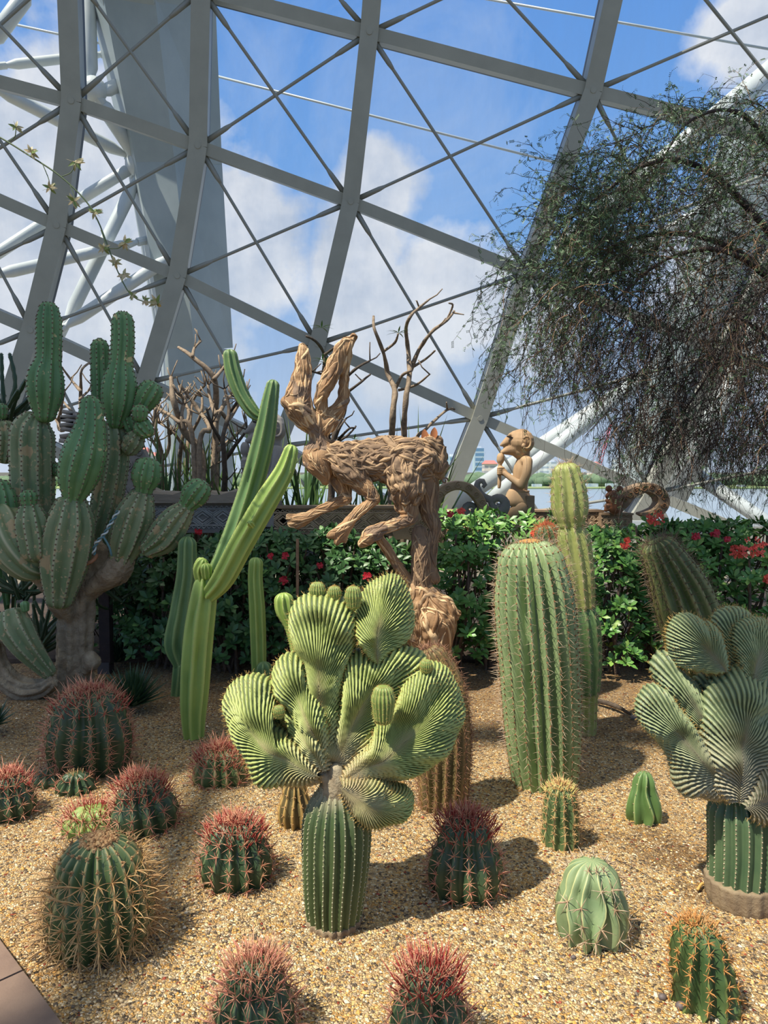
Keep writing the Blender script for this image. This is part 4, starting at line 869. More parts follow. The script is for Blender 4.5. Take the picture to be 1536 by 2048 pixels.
mb = MB(); box(mb, (P(211, 1340, Yp).x, Yp, .035), (S(23, Yp), S(23, Yp), .10)); mb.build('foot', mat('grey_zinc', srgb(104, 104, 108), .5, metal=.5), post, smooth=False)
box_ = MB(); q = P(231, 1030, 5.9); box(box_, q, (S(26, 5.9), .02, S(27, 5.9))); tag(box_.build('red_plate', mat('maroon_paint', srgb(106, 40, 44), .5), smooth=False), 'small maroon plate on the dark carved beam at left', 'plate')
# curled cactus on the ground, bottom-left
Yc = 4.75
cc = thing('curled_cactus', 'old cactus stem curling along the gravel at the left edge', 'cactus', (G(60, 1396).x, Yc, 0))
mb = MB(); ribbed(mb, [c2(345, 1085, Yc-.05), c2(290, 1120, Yc), c2(170, 1130, Yc), c2(60, 1070, Yc), c2(-10, 950, Yc), c2(-30, 820, Yc)], [sc(r, Yc) for r in (50, 66, 84, 80, 66, 56)], 7, .3, .015, 8, .8, cap=.5, capb=.6, areo=0, jitter=.06); mb.build('lower_stem', M_TRUNK, cc)
mb = MB(); a = ribbed(mb, [c2(320, 1010, Yc-.02), c2(250, 930, Yc-.05), c2(170, 830, Yc-.08), c2(105, 720, Yc-.08), c2(85, 640, Yc-.06)], [sc(r, Yc) for r in (56, 76, 100, 116, 96)], 8, .24, .015, 8, .7, cap=.5, capb=.8, areo=.03, jitter=.05); mb.build('upper_stem', M_CANO, cc)
m2 = MB(); areoles(m2, a, .004); s = m2.build('areoles', M_DKSP, cc); s['kind'] = 'stuff'
mb = MB(); ribbed(mb, [c2(170, 600, Yc-.1), c2(165, 565, Yc-.1)], [sc(24, Yc), sc(30, Yc)], 7, .2, cap=.8, capb=.6, areo=0); mb.build('bud', M_CAN, cc)

# ================================================================ AGAVES AND BLADES
M_AG = mat('agave_leaf', srgb(46, 70, 44), .4, srgb(60, 88, 54), 6, rid=None)
M_BLADE = mat('sword_leaf', srgb(62, 92, 52), .45, srgb(84, 116, 60), 5, tcol=srgb(120, 140, 70), tr=(.7, 1.1))
def rosette(px, py, n, L, W, label, m, name='agave', seed=1, up=.55, group=None, z0=.01, Yf=None, thick=True):
    g = G(px, py) if Yf is None else Vector((P(px, py, Yf).x, Yf, 0)); o = thing(name, label, 'plant', (g.x, g.y, z0), group); mb = MB(); rr = random.Random(seed)
    for i in range(n):
        t = i/n; f = i*2.39996; e = .12+1.25*(1-t)**.9*1.0
        d = Vector((math.cos(f)*math.sin(e), math.sin(f)*math.sin(e), math.cos(e)*1.0+.05)).normalized()
        s = Vector((0, 0, 1)).cross(d); s = s.normalized() if s.length > .01 else Vector((1, 0, 0)); u = d.cross(s)
        l = L*(.75+.3*rr.random()); b = Vector((g.x, g.y, z0+.03))+d*.01; vs = []; K = 5
        for k in range(K+1):
            tt = k/K; w_ = W*.5*(1-tt**2.2)*(.75+.5*math.sin(PI*min(1, tt*1.2))); th = W*.20*(1-tt) if thick else W*.04
            c = b+d*(l*tt)+u*(-.06*l*tt*tt if not thick else .05*l*tt*tt)
            vs += [c-s*w_, c+u*th*1.2, c+s*w_, c-u*th]
        mb.add(vs, [(k*4+j, k*4+(j+1) % 4, k*4+4+(j+1) % 4, k*4+4+j) for k in range(K) for j in range(4)], 0, [k/K for k in range(K+1) for _ in range(4)])
    mb.build('leaves', m, o); return o
rosette(266, 1424, 110, .27, .034, 'dense dark agave rosette right of the tall shaded barrel cactus', M_AG, seed=2)
rosette(236, 1335, 70, .26, .02, 'thin leaved dark rosette just right of the timber post foot', M_AG, seed=3, thick=False)
rosette(-14, 1466, 40, .16, .03, 'tip of a dark agave at the left edge above the red crowned barrel', M_AG, seed=4)
def blades(px, Y, n, L, W, label, seed=1, spread=.35, z0=.0, zb=.5, name='sword_plant', dx=.2):
    rr = random.Random(seed); c = P(px, 1200, Y); o = thing(name, label, 'plant', (c.x, Y, z0)); mb = MB()
    for i in range(n):
        f = rr.random()*6.28; e = abs(rr.gauss(0, spread)); d = Vector((math.cos(f)*math.sin(e), math.sin(f)*math.sin(e), math.cos(e)))
        b = Vector((c.x+rr.uniform(-dx, dx), Y+rr.uniform(-.12, .12), z0+zb*rr.random()))
        s = d.cross(Vector((rr.uniform(-1, 1), 1, 0))).normalized(); l = L*rr.uniform(.6, 1.1); vs = []; K = 5
        for k in range(K+1):
            tt = k/K; w_ = W*.5*(1-tt**3)*(.7+.5*tt*(1-tt)); p = b+d*(l*tt)+Vector((d.x, d.y, -.4))*(l*.16*tt*tt); u = d.cross(s)
            vs += [p-s*w_, p+u*w_*.35, p+s*w_]
        mb.add(vs, [q for k in range(K) for q in ((k*3, k*3+1, k*3+4, k*3+3), (k*3+1, k*3+2, k*3+5, k*3+4))], 0, [k/K for k in range(K+1) for _ in range(3)])
    mb.build('blades', M_BLADE, o)
blades(300, 6.75, 110, 1.5, .04, 'tall green sword leaves rising behind the left end of the carved beam', 1, .32, 0, .6, dx=.25)
blades(400, 6.8, 110, 1.5, .038, 'sword leaves among the thick bare stems behind the beam', 2, .35, 0, .6, dx=.25)
blades(560, 6.8, 90, 1.6, .04, 'dark sword leaves between the grey figure and the driftwood hare', 3, .35, 0, .7, dx=.35)
blades(690, 6.85, 80, 1.4, .038, 'dark sword leaves behind and below the driftwood hare', 4, .4, 0, .5, dx=.35)
blades(800, 6.9, 50, 1.7, .036, 'thin sword leaves rising above the back of the driftwood hare', 6, .28, 0, .6, dx=.22)

# ================================================================ HEDGE of crown of thorns
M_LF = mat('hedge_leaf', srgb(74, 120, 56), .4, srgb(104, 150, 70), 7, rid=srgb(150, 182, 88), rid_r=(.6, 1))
M_LF_SHADED = mat('hedge_leaf_shaded', srgb(50, 86, 46), .42, srgb(72, 112, 58), 7, rid=srgb(98, 134, 70), rid_r=(.7, 1))  # darker copy of the hedge leaf, shade painted in for the shaded shrubs
M_TST = mat('thorny_stem', srgb(112, 96, 80), .85, srgb(78, 66, 56), 30, bump=.5, bscale=90)
M_FLR = mat('coral_bract', srgb(226, 66, 52), .5, srgb(240, 104, 72), 30)
M_FLD = mat('red_bract', srgb(190, 30, 46), .5)
def rosleaf(mb, p, up, rr, n=7, L=.05, W=.026, a0=0):
    s = up.cross(Vector((.2, 1, .1))).normalized(); u2 = up.cross(s)
    for i in range(n):
        f = i*2.39996+rr.random()*.6; e = .55+.75*(1-i/n)+rr.uniform(-.1, .1)
        d = up*math.cos(e)+(s*math.cos(f)+u2*math.sin(f))*math.sin(e)
        leaf(mb, p+d*.006, d, up, L*rr.uniform(.6, 1.15), W*rr.uniform(.8, 1.1), .22, .22, a=rr.random()**2, seg=3, wide=1.35)
def shrub(x, y, rx, ry, z0, z1, nros, label, mt, seed, flowers=(), Ls=.05, nst=9):
    rr = random.Random(seed); o = thing('flowering_shrub', label, 'shrub', (x, y, 0), 'crown of thorns hedge'); mb = MB(); ms = MB(); mf = MB()
    tops = []
    for i in range(nst):
        f = rr.random()*6.28; e = rr.random()**.5; tops.append(Vector((x+math.cos(f)*rx*e*.8, y+math.sin(f)*ry*e*.8, z0+(z1-z0)*rr.uniform(.6, 1))))
        b = Vector((x+rr.uniform(-.3, .3)*rx, y+rr.uniform(-.3, .3)*ry, -.03)); m = (b+tops[-1])/2+Vector((rr.uniform(-.06, .06), rr.uniform(-.06, .06), 0))
        tube(ms, [b, m, tops[-1]], [.014, .011, .007], 6, .06, wob=.5)
        for q in range(26):
            t = rr.random(); p = b.lerp(m, t*2) if t < .5 else m.lerp(tops[-1], t*2-1); spine(ms, p, Vector((rr.uniform(-1, 1), rr.uniform(-1, 1), rr.uniform(-.2, .6))), .03, .0015)
    for i in range(int(nros*1.5)):
        f = rr.random()*6.28; v = rr.random(); zz = z0+(z1-z0)*(1-v**1.25*.98); k = min(1, math.sqrt(max(0.02, 1-((zz-z0)/(z1-z0))**3.5))+.25)
        e = .6+.45*rr.random() if rr.random() < .75 else rr.random()
        p = Vector((x+math.cos(f)*rx*e*k, y+math.sin(f)*ry*e*k, zz+rr.uniform(-.03, .05)))
        out = Vector((math.cos(f)*.8+rr.uniform(-.4, .4), math.sin(f)*.8-.25+rr.uniform(-.3, .3), .7+rr.random()*.6)).normalized()
        rosleaf(mb, p, out, rr, rr.randint(5, 9), Ls, Ls*.5)
        if rr.random() < .35: q = p-out*.10+Vector((0, 0, -.03)); tube(ms, [q, p], [.006, .004], 5)
    s = mb.build('foliage', mt, o); s['kind'] = 'stuff'; s = ms.build('stems', M_TST, o); s['kind'] = 'stuff'
    for i, (fx, fy, fr, red) in enumerate(flowers):
        mf = MB(); c = P(fx, fy, y-ry*.8)
        for q in range(int(14+fr*1.2)):
            f = rr.random()*6.28; e = rr.random()**.5*S(fr, c.y); pc = c+Vector((math.cos(f)*e, -.02+rr.uniform(-.02, .02), math.sin(f)*e*.75))
            for w_ in range(2):
                d = Vector((math.cos(w_*PI+f), -.3, math.sin(w_*PI+f))); leaf(mf, pc, d, Vector((0, -1, .3)), .016, .018, .2, .2, seg=3, wide=.8)
        mf.build('flower_cluster', M_FLR if not red else M_FLD, o)
HL = [ # px, depth, rx, ry, top py, n, label, mat, flowers
 (250, 5.75, .34, .30, 1140, 120, 'shaded shrub behind the timber post', M_LF_SHADED, ()),
 (330, 5.55, .36, .32, 1090, 150, 'shaded leafy shrub behind the two leftmost slim columns', M_LF_SHADED, [(398, 1063, 5, 1), (345, 1085, 6, 1)]),
 (450, 5.45, .36, .34, 1085, 170, 'shaded shrub between the sunlit column and the straight slim one', M_LF_SHADED, [(482, 1106, 5, 1)]),
 (560, 5.50, .36, .34, 1075, 170, 'shaded shrub with small red flowers behind the club shaped column', M_LF_SHADED, [(571, 1111, 5, 1), (568, 1160, 7, 1), (543, 1112, 4, 1)]),
 (670, 5.6, .34, .32, 1075, 150, 'shaded shrub with a red bloom behind the crest top, left of the hare stump', M_LF_SHADED, [(735, 1152, 8, 1), (640, 1130, 4, 1)]),
 (760, 5.8, .30, .3, 1090, 110, 'shrub hidden in shade behind the hare legs', M_LF_SHADED, ()),
 (912, 5.40, .24, .30, 1040, 120, 'sunlit green shrub immediately right of the hare stump', M_LF, [(922, 1022, 5, 0), (900, 1028, 4, 1)]),
 (975, 5.50, .26, .32, 1035, 130, 'sunlit shrub just left of the tall stout barrel column, under the carved scroll', M_LF, ()),
 (1075, 5.7, .32, .30, 1040, 110, 'shrub showing above the woolly top of the tall barrel column', M_LF, [(1068, 1066, 5, 0)]),
 (1215, 5.40, .32, .32, 1075, 180, 'sunlit shrub right of the jointed cactus, under the carved block', M_LF, [(1248, 1092, 6, 0), (1253, 1080, 4, 0)]),
 (1300, 5.55, .32, .34, 1048, 170, 'sunlit shrub behind the leaning dark barrel, with a raised coral flower', M_LF, [(1309, 1036, 17, 0)]),
 (1395, 5.35, .34, .34, 1055, 190, 'leafy shrub with red flowers above the right crested cactus', M_LF, [(1428, 1066, 7, 1), (1473, 1104, 17, 0), (1390, 1072, 6, 1)]),
 (1500, 5.25, .36, .34, 1060, 200, 'leafy shrub with a big coral flower cluster at the right edge', M_LF, [(1503, 1095, 26, 0), (1533, 1155, 11, 0), (1452, 1078, 4, 1)])]
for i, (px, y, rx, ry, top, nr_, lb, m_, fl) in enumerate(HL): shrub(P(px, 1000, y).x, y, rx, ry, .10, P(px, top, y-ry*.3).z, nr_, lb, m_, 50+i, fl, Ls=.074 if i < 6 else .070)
# low twiggy branches under the right hedge
# ================================================================ WEEPING TREE
M_TW = mat('dark_twig', srgb(46, 36, 34), .8, srgb(70, 54, 46), 20)
M_TWL = mat('tan_twig', srgb(150, 118, 88), .8, srgb(118, 90, 68), 20)
M_TL = mat('tiny_leaf', srgb(70, 98, 62), .5, srgb(92, 116, 78), 20)
tree = thing('weeping_tree', 'weeping tree with hanging dark twigs and tiny leaves at the right', 'tree', (3.6, 5.6, 0))
def T5(px, py, Y=5.1): return P(px, py, Y)
limbs = [([Vector((3.6, 5.6, 0)), Vector((3.3, 5.5, 1.6)), T5(1640, 560, 5.4), T5(1560, 330, 5.2)], [.10, .085, .07, .05]),
 ([T5(1640, 600, 5.4), T5(1500, 420, 5.1), T5(1390, 330, 5.0), T5(1290, 330, 4.9), T5(1190, 400, 4.9), T5(1110, 460, 4.9)], [.06, .045, .035, .026, .02, .012]),
 ([T5(1560, 330, 5.2), T5(1500, 240, 5.0), T5(1440, 220, 4.9), T5(1370, 250, 4.9), T5(1320, 330, 4.9)], [.04, .03, .022, .016, .01]),
 ([T5(1620, 640, 5.5), T5(1500, 520, 5.4), T5(1380, 470, 5.4), T5(1260, 480, 5.3), T5(1160, 540, 5.3), T5(1090, 620, 5.3)], [.055, .045, .035, .026, .018, .01]),
 ([T5(1640, 700, 4.9), T5(1540, 560, 4.8), T5(1440, 500, 4.7), T5(1330, 520, 4.7), T5(1230, 600, 4.7)], [.05, .04, .03, .02, .012]),
 ([T5(1650, 800, 5.2), T5(1560, 700, 5.1), T5(1480, 640, 5.1), T5(1400, 660, 5.1)], [.04, .03, .02, .012]),
 ([T5(1480, 640, 5.1), T5(1410, 760, 5.1), T5(1330, 880, 5.0), T5(1290, 960, 5.0)], [.02, .014, .010, .006])]
for pts, rad in limbs:
    mb = MB(); tube(mb, pts, [r*.55 for r in rad], 8, .06, wob=.25); mb.build('limb' if rad[0] < .09 else 'trunk', M_TW, tree)
rr = random.Random(11)
mt1, mt2, mlf = MB(), MB(), MB()
def dens_ok(px, py):
    """the crown leans in from the right: an arching upper edge, thin skirts on the left"""
    top = 150+max(0, (1480-px))*.55 if px > 1180 else 315+(1180-px)*1.15
    if px > 1400: top = 190
    return top
lfp = []
def pin(p, d, L):
    n_ = max(3, int(L/.009)); s = d.cross(Vector((rr.uniform(-1, 1), rr.uniform(-1, 1), rr.uniform(-1, 1)))).normalized()
    for i in range(n_):
        q = p+d*(L*i/n_)
        for e in (-1, 1):
            a = (s*e+d*.35).normalized(); w_ = d.cross(s)*.0028+d*.0026; t = q+a*.010
            mlf.add([q, q+a*.005+w_, t, q+a*.005-w_], [(0, 1, 2, 3)])
def twig(p, nseg, sl, r0, mt, d, grav=.22, leafy=.3, kids=.35, sway=.35, lvl=0):
    pts = [p]; 
    for i in range(nseg):
        d = (d+Vector((rr.gauss(0, sway), rr.gauss(0, sway), rr.gauss(0, sway)-grav))).normalized()
        p = p+d*sl*rr.uniform(.7, 1.2); pts.append(p)
        if kids and rr.random() < kids and lvl < 2: twig(p, max(2, nseg//2), sl*.8, r0*.6, mt, (d+Vector((rr.gauss(0, .8), rr.gauss(0, .8), rr.gauss(0, .5)))).normalized(), grav, leafy, kids*.4, sway, lvl+1)
        if rr.random() < leafy:
            pin(p, (d+Vector((rr.gauss(0, .9), rr.gauss(0, .9), rr.gauss(0, .6)))).normalized(), rr.uniform(.02, .05))
    tube(mt, pts, [r0*(1-.6*i/nseg) for i in range(nseg+1)], 3, cap=False)
cnt = 0
while cnt < 2750:
    px = 1010+(1620-1010)*rr.random()**.72; py = rr.uniform(170, 760) if px < 1230 else rr.uniform(170, 900)
    tp = dens_ok(px, py)
    if py < tp: continue
    if px < 1120 and rr.random() < .5: continue
    if py < 420 and rr.random() < .3: continue
    if px > 1330 and py < 560 and rr.random() < .45: continue
    Y = rr.uniform(4.5, 5.7); p = P(px, py, Y); low = (py > 560)
    d = Vector((-.35+rr.gauss(0, .35), rr.gauss(0, .4), rr.gauss(0.1, .35))).normalized()
    lf = .95 if py < tp+190 else (.55 if py < tp+300 else .12)
    if py > 300 and px > 1280 and py < 480: lf *= .6
    twig(p, rr.randint(6, 11), .052, rr.uniform(.0018, .0036), mt2 if rr.random() < .13 else mt1, d, .22 if not low else .42, lf, .42)
    cnt += 1
for (px, py) in [(1060, 395), (1050, 300), (1030, 405), (1000, 555), (1270, 200), (1290, 215), (1240, 240), (1500, 170), (1150, 290), (1350, 190)]:
    twig(P(px+40, py+15, 4.9), 7, .04, .0022, mt1, Vector((-.8, 0, .3)), .0, .7, .2, .22)
s = mt1.build('dark_twigs', M_TW, tree, smooth=False); s['kind'] = 'stuff'; s = mt2.build('tan_twigs', M_TWL, tree, smooth=False); s['kind'] = 'stuff'
s = mlf.build('leaflets', M_TL, tree, smooth=False); s['kind'] = 'stuff'
print('TREE', len(mt1.v), len(mt2.v), len(mlf.v))
# ================================================================ DRIFTWOOD HARE
def q8(x, y, Y): return P(420+.3516*x, 580+.3516*y, Y)
def s8(r, Y=4.95): return S(r*.3516, Y)
M_DRIFT = mat('driftwood', srgb(168, 130, 90), .75, srgb(136, 102, 70), 9, bump=.7, bscale=55, bdist=.006, bdet=7, rid=srgb(226, 192, 146), rid_r=(.3, .9), spots=[(5, .60, srgb(136, 112, 90))])
M_DRIFTG = mat('driftwood_grey', srgb(142, 116, 90), .8, srgb(112, 90, 70), 9, bump=.7, bscale=55, bdist=.006, bdet=7, rid=srgb(188, 156, 118), rid_r=(.3, .95))
YR = 4.95
def wood(o, nm, chains, mt, nstr, seed, rad=(.006, .013), ln=(.06, .2), voxel=.011, rough=.012, label=None, wander=.35):
    ch = [([q8(x, y, YR+dy) for x, y, dy in pts], [s8(r) for r in rr_]) for pts, rr_ in chains]
    me = blend_mesh(ch, voxel, 1)
    for v in me.vertices:
        p = v.co; v.co += v.normal*(rough*noise.noise(p*22)+rough*.6*abs(noise.noise(p*9))-rough*.3)
    me.update()
    bv = BVHTree.FromPolygons([v.co.copy() for v in me.vertices], [tuple(p.vertices) for p in me.polygons])
    segs = []
    for pts, rr_ in ch:
        for i in range(len(pts)-1): segs.append((pts[i], pts[i+1]))
    def flow(p):
        best = None; bd = 1e9
        for a, b in segs:
            ab = b-a; t = max(0, min(1, (p-a).dot(ab)/max(1e-9, ab.length_squared))); d = (p-(a+ab*t)).length_squared
            if d < bd: bd = d; best = ab
        return best.normalized()
    rr = random.Random(seed); mb = MB(); nv = len(me.vertices)
    for i in range(nstr):
        v = me.vertices[rr.randrange(nv)]; p = v.co.copy(); n_ = v.normal.copy(); L = rr.uniform(*ln); r0 = rr.uniform(*rad); st = .011; big = rr.random() < .10; L = L*1.3 if big else L; r0 = r0*1.8 if big else r0*rr.uniform(.6, 1.1); hf = .45 if big else .85; k = int(L/st)
        d = flow(p)*rr.choice((-1, 1)); ang = rr.gauss(0, wander); d = Matrix.Rotation(ang, 3, n_) @ d; pts = [p]; ns = [n_]
        curl = rr.gauss(0, .06)
        for j in range(k):
            d = (d-n_*d.dot(n_)).normalized(); d = Matrix.Rotation(curl+rr.gauss(0, .07), 3, n_) @ d; f = flow(p); f = f if f.dot(d) > 0 else -f; d = (d*.88+f*.12)
            q = p+d*st; h = bv.find_nearest(q)
            if h[0] is None: break
            p = h[0]; n_ = (n_*.6+h[1]*.4).normalized(); pts.append(p); ns.append(n_)
        if len(pts) < 4: continue
        m = len(pts)-1; vs = []; K = 6
        for j, (p, nn) in enumerate(zip(pts, ns)):
            t = (pts[min(j+1, m)]-pts[max(j-1, 0)]).normalized(); s = t.cross(nn).normalized(); w_ = r0*math.sin(PI*(j+.35)/(m+.7))**.7
            for q in range(K):
                a = 2*PI*q/K; vs.append(p+s*(math.cos(a)*w_)+nn*(math.sin(a)*w_*hf+w_*.15))
        cv = rr.random()
        mb.add(vs, [(j*K+q, j*K+(q+1) % K, (j+1)*K+(q+1) % K, (j+1)*K+q) for j in range(m) for q in range(K)]+[tuple(range(K-1, -1, -1)), tuple(range(m*K, m*K+K))], cv)
    # one mesh: fused base + raised grain strands
    for f in me.polygons: f.use_smooth = True
    base = MB(); base.add([v.co.copy() for v in me.vertices], [tuple(p.vertices) for p in me.polygons], .35)
    base.add(mb.v, mb.f, mb.a); ob = base.build(nm, mt, o)
    if label: ob['label'] = label
    return ob
hare = thing('driftwood_hare', 'leaping long eared hare sculpture pieced from gnarled driftwood, standing on a root stump', 'sculpture', (P(862, 1340, YR).x, YR, 0))
wood(hare, 'torso', [([(690,950,0), (780,960,0), (880,975,0), (980,985,0), (1080,970,0), (1190,975,0), (1270,985,0.02)], [72,98,108,108,122,128,88]),
    ([(700,900,0), (850,905,.02), (1000,890,.02), (1150,900,.02)], [40,50,55,60]),
    ([(760,1000,-.05), (830,1060,-.06), (860,1110,-.05)], [70,72,48]), ([(1100,1040,-.05), (1120,1140,-.07), (1110,1220,-.05)], [110,98,62]),
    ([(1240,880,.0), (1290,900,.0), (1300,960,0), (1320,1010,0)], [60,50,36,22])], M_DRIFTG, 820, 1, rad=(.005, .015), wander=.6, rough=.022)
wood(hare, 'head', [([(600,880,0), (590,935,-.01), (615,985,-.02), (645,1045,-.03), (655,1085,-.03)], [46,66,76,52,28]), ([(650,930,0), (700,960,0)], [72,66])], M_DRIFT, 150, 2, rad=(.004, .008), ln=(.04, .1), rough=.006)
wood(hare, 'neck', [([(640,900,0), (612,840,0), (605,780,.0), (590,740,0)], [62,50,58,66]), ([(620,800,0), (680,750,0)], [50,50])], M_DRIFT, 120, 3, rad=(.005, .01))
wood(hare, 'ear', [([(585,770,0), (540,720,-.02), (500,650,-.03), (510,560,-.02), (528,450,-.01), (530,360,0), (522,318,0)], [58,72,80,66,50,36,18]), ([(500,660,-.04), (440,640,-.05)], [50,36])], M_DRIFT, 170, 4, rad=(.005, .011), ln=(.1, .28), wander=.15, label='left ear, a solid upright wedge of driftwood')
wood(hare, 'ear', [([(610,770,0), (640,720,0), (630,640,-.03), (650,560,-.05), (690,480,-.03), (720,400,0), (765,320,0), (800,290,0)], [50,40,36,42,48,46,38,26]), ([(640,740,.02), (720,690,.05), (760,620,.06), (760,520,.05), (770,440,.03), (790,330,0), (820,265,0)], [44,44,34,26,24,26,16])], M_DRIFT, 190, 5, rad=(.005, .011), ln=(.08, .24), wander=.2, label='right ear, hollow and pierced with a rolled edge')
wood(hare, 'foreleg', [([(730,1070,.05), (765,1150,.05), (770,1190,.03)], [56,42,36]), ([(775,1185,.03), (690,1225,0), (590,1270,-.04), (540,1300,-.05)], [36,30,28,32]), ([(540,1300,-.05), (480,1300,-.06), (450,1290,-.07)], [36,28,18]), ([(520,1310,-.05), (460,1330,-.07)], [30,20]), ([(530,1320,-.05), (500,1345,-.06)], [26,16])], M_DRIFT, 170, 6, rad=(.003, .007), ln=(.08, .2), wander=.12, rough=.006, voxel=.008)
wood(hare, 'foreleg', [([(860,1090,-.06), (900,1140,-.08), (935,1190,-.08)], [58,42,34]), ([(930,1195,-.08), (860,1250,-.10), (800,1310,-.12), (765,1360,-.13)], [32,30,29,36]), ([(760,1360,-.13), (700,1390,-.15), (680,1400,-.15)], [38,26,16]), ([(755,1380,-.13), (725,1430,-.15)], [36,22]), ([(765,1380,-.13), (765,1425,-.14)], [30,16])], M_DRIFT, 170, 7, rad=(.003, .007), ln=(.08, .2), wander=.12, rough=.006, voxel=.008)
wood(hare, 'hind_leg', [([(1120,1220,-.06), (1140,1290,-.08), (1080,1325,-.10), (1000,1350,-.12), (930,1385,-.14)], [62,42,32,34,46]), ([(930,1385,-.14), (890,1420,-.16), (865,1440,-.16)], [46,38,24]), ([(930,1370,-.14), (890,1390,-.16)], [34,24])], M_DRIFT, 150, 8, rad=(.004, .009), ln=(.08, .2), wander=.2, rough=.008)
wood(hare, 'hind_leg', [([(1220,1060,.04), (1235,1180,.05), (1250,1280,.04), (1280,1350,.03), (1265,1440,.03), (1255,1560,.02), (1270,1640,.02)], [84,66,48,36,34,32,40]), ([(1190,1380,.0), (1195,1480,-.02), (1200,1600,-.02), (1195,1700,0)], [46,50,54,66])], M_DRIFTG, 260, 9, rad=(.003, .008), ln=(.12, .3), wander=.1, rough=.006)
wood(hare, 'prop_branch', [([(960,1400,-.1), (1010,1480,-.06), (1070,1570,-.02), (1130,1650,0), (1180,1700,0)], [26,28,30,34,40])], M_DRIFT, 60, 10, rad=(.003, .007), wander=.1, rough=.005)
def a5(x, y): return ((800+.2735*x-420)/.3516, (840+.2735*y-580)/.3516)
wood(hare, 'root_stump', [([(*a5(150,1270), 0), (*a5(220,1380), 0), (*a5(250,1480), -.02), (*a5(255,1600), -.02), (*a5(265,1760), 0), (*a5(265,1950), .0)], [86,116,128,104,80,90]), ([(*a5(200,1300), -.02), (*a5(320,1360), -.03), (*a5(395,1420), -.03)], [50,56,36]), ([(*a5(120,1350), -.05), (*a5(90,1500), -.05), (*a5(110,1620), -.05)], [56,60,40])], M_DRIFT, 330, 12, rad=(.005, .014), ln=(.1, .3), wander=.25, label='pale knotty root stump base')
for (x, y) in [(1225, 835), (1270, 825)]:
    mb = MB(); leaf(mb, q8(x, y+28, YR-.03), Vector((-.1 if x < 1250 else .1, 0, 1)), Vector((0, -1, .1)), .085, .05, .5, .0, seg=6, wide=.85); mb.build('small_ear', mat('russet_wood', srgb(178, 112, 66), .5), hare)
mb = MB(); sphere(mb, q8(606, 990, YR-.088), (.011, .008, .013), 10); mb.build('eye', mat('dark_eye', srgb(28, 22, 18), .3), hare)
mb = MB(); tube(mb, [q8(1335, 1085, YR-.03)+Vector((math.cos(t*.7)*(.024-.0018*t), 0, math.sin(t*.7)*(.024-.0018*t))) for t in range(12)], .007, 6); s = mb.build('curl', M_DRIFTG, hare)

# ================================================================ WOODEN FIGURES AND CARVED BEAMS
M_WD = mat('carved_wood_tan', srgb(196, 164, 124), .7, srgb(172, 138, 102), 6, bump=.35, bscale=40, bdist=.004, stretch=(1, 1, .3), spots=[(4, .62, srgb(150, 130, 108))])
M_WG = mat('carved_wood_grey', srgb(164, 158, 150), .75, srgb(136, 130, 124), 6, bump=.4, bscale=40, bdist=.004, stretch=(1, 1, .3))
M_WBR = mat('carved_wood_brown', srgb(166, 140, 112), .75, srgb(140, 116, 92), 6, bump=.4, bscale=50, bdist=.004)
M_WBG = mat('carved_beam_grey', srgb(146, 140, 134), .8, srgb(122, 116, 110), 5, bump=.4, bscale=50, bdist=.004)
M_REL = mat('pale_relief_grey', srgb(186, 182, 176), .8, srgb(150, 146, 140), 9)  # raised pattern in a paler tone than the beam face
M_REL2 = mat('pale_relief_tan', srgb(196, 172, 142), .8, srgb(166, 142, 112), 9)
M_WPL = mat('weathered_plank', srgb(158, 146, 130), .85, srgb(124, 112, 98), 7, bump=.6, bscale=30, bdist=.01, stretch=(.25, 1, 1))
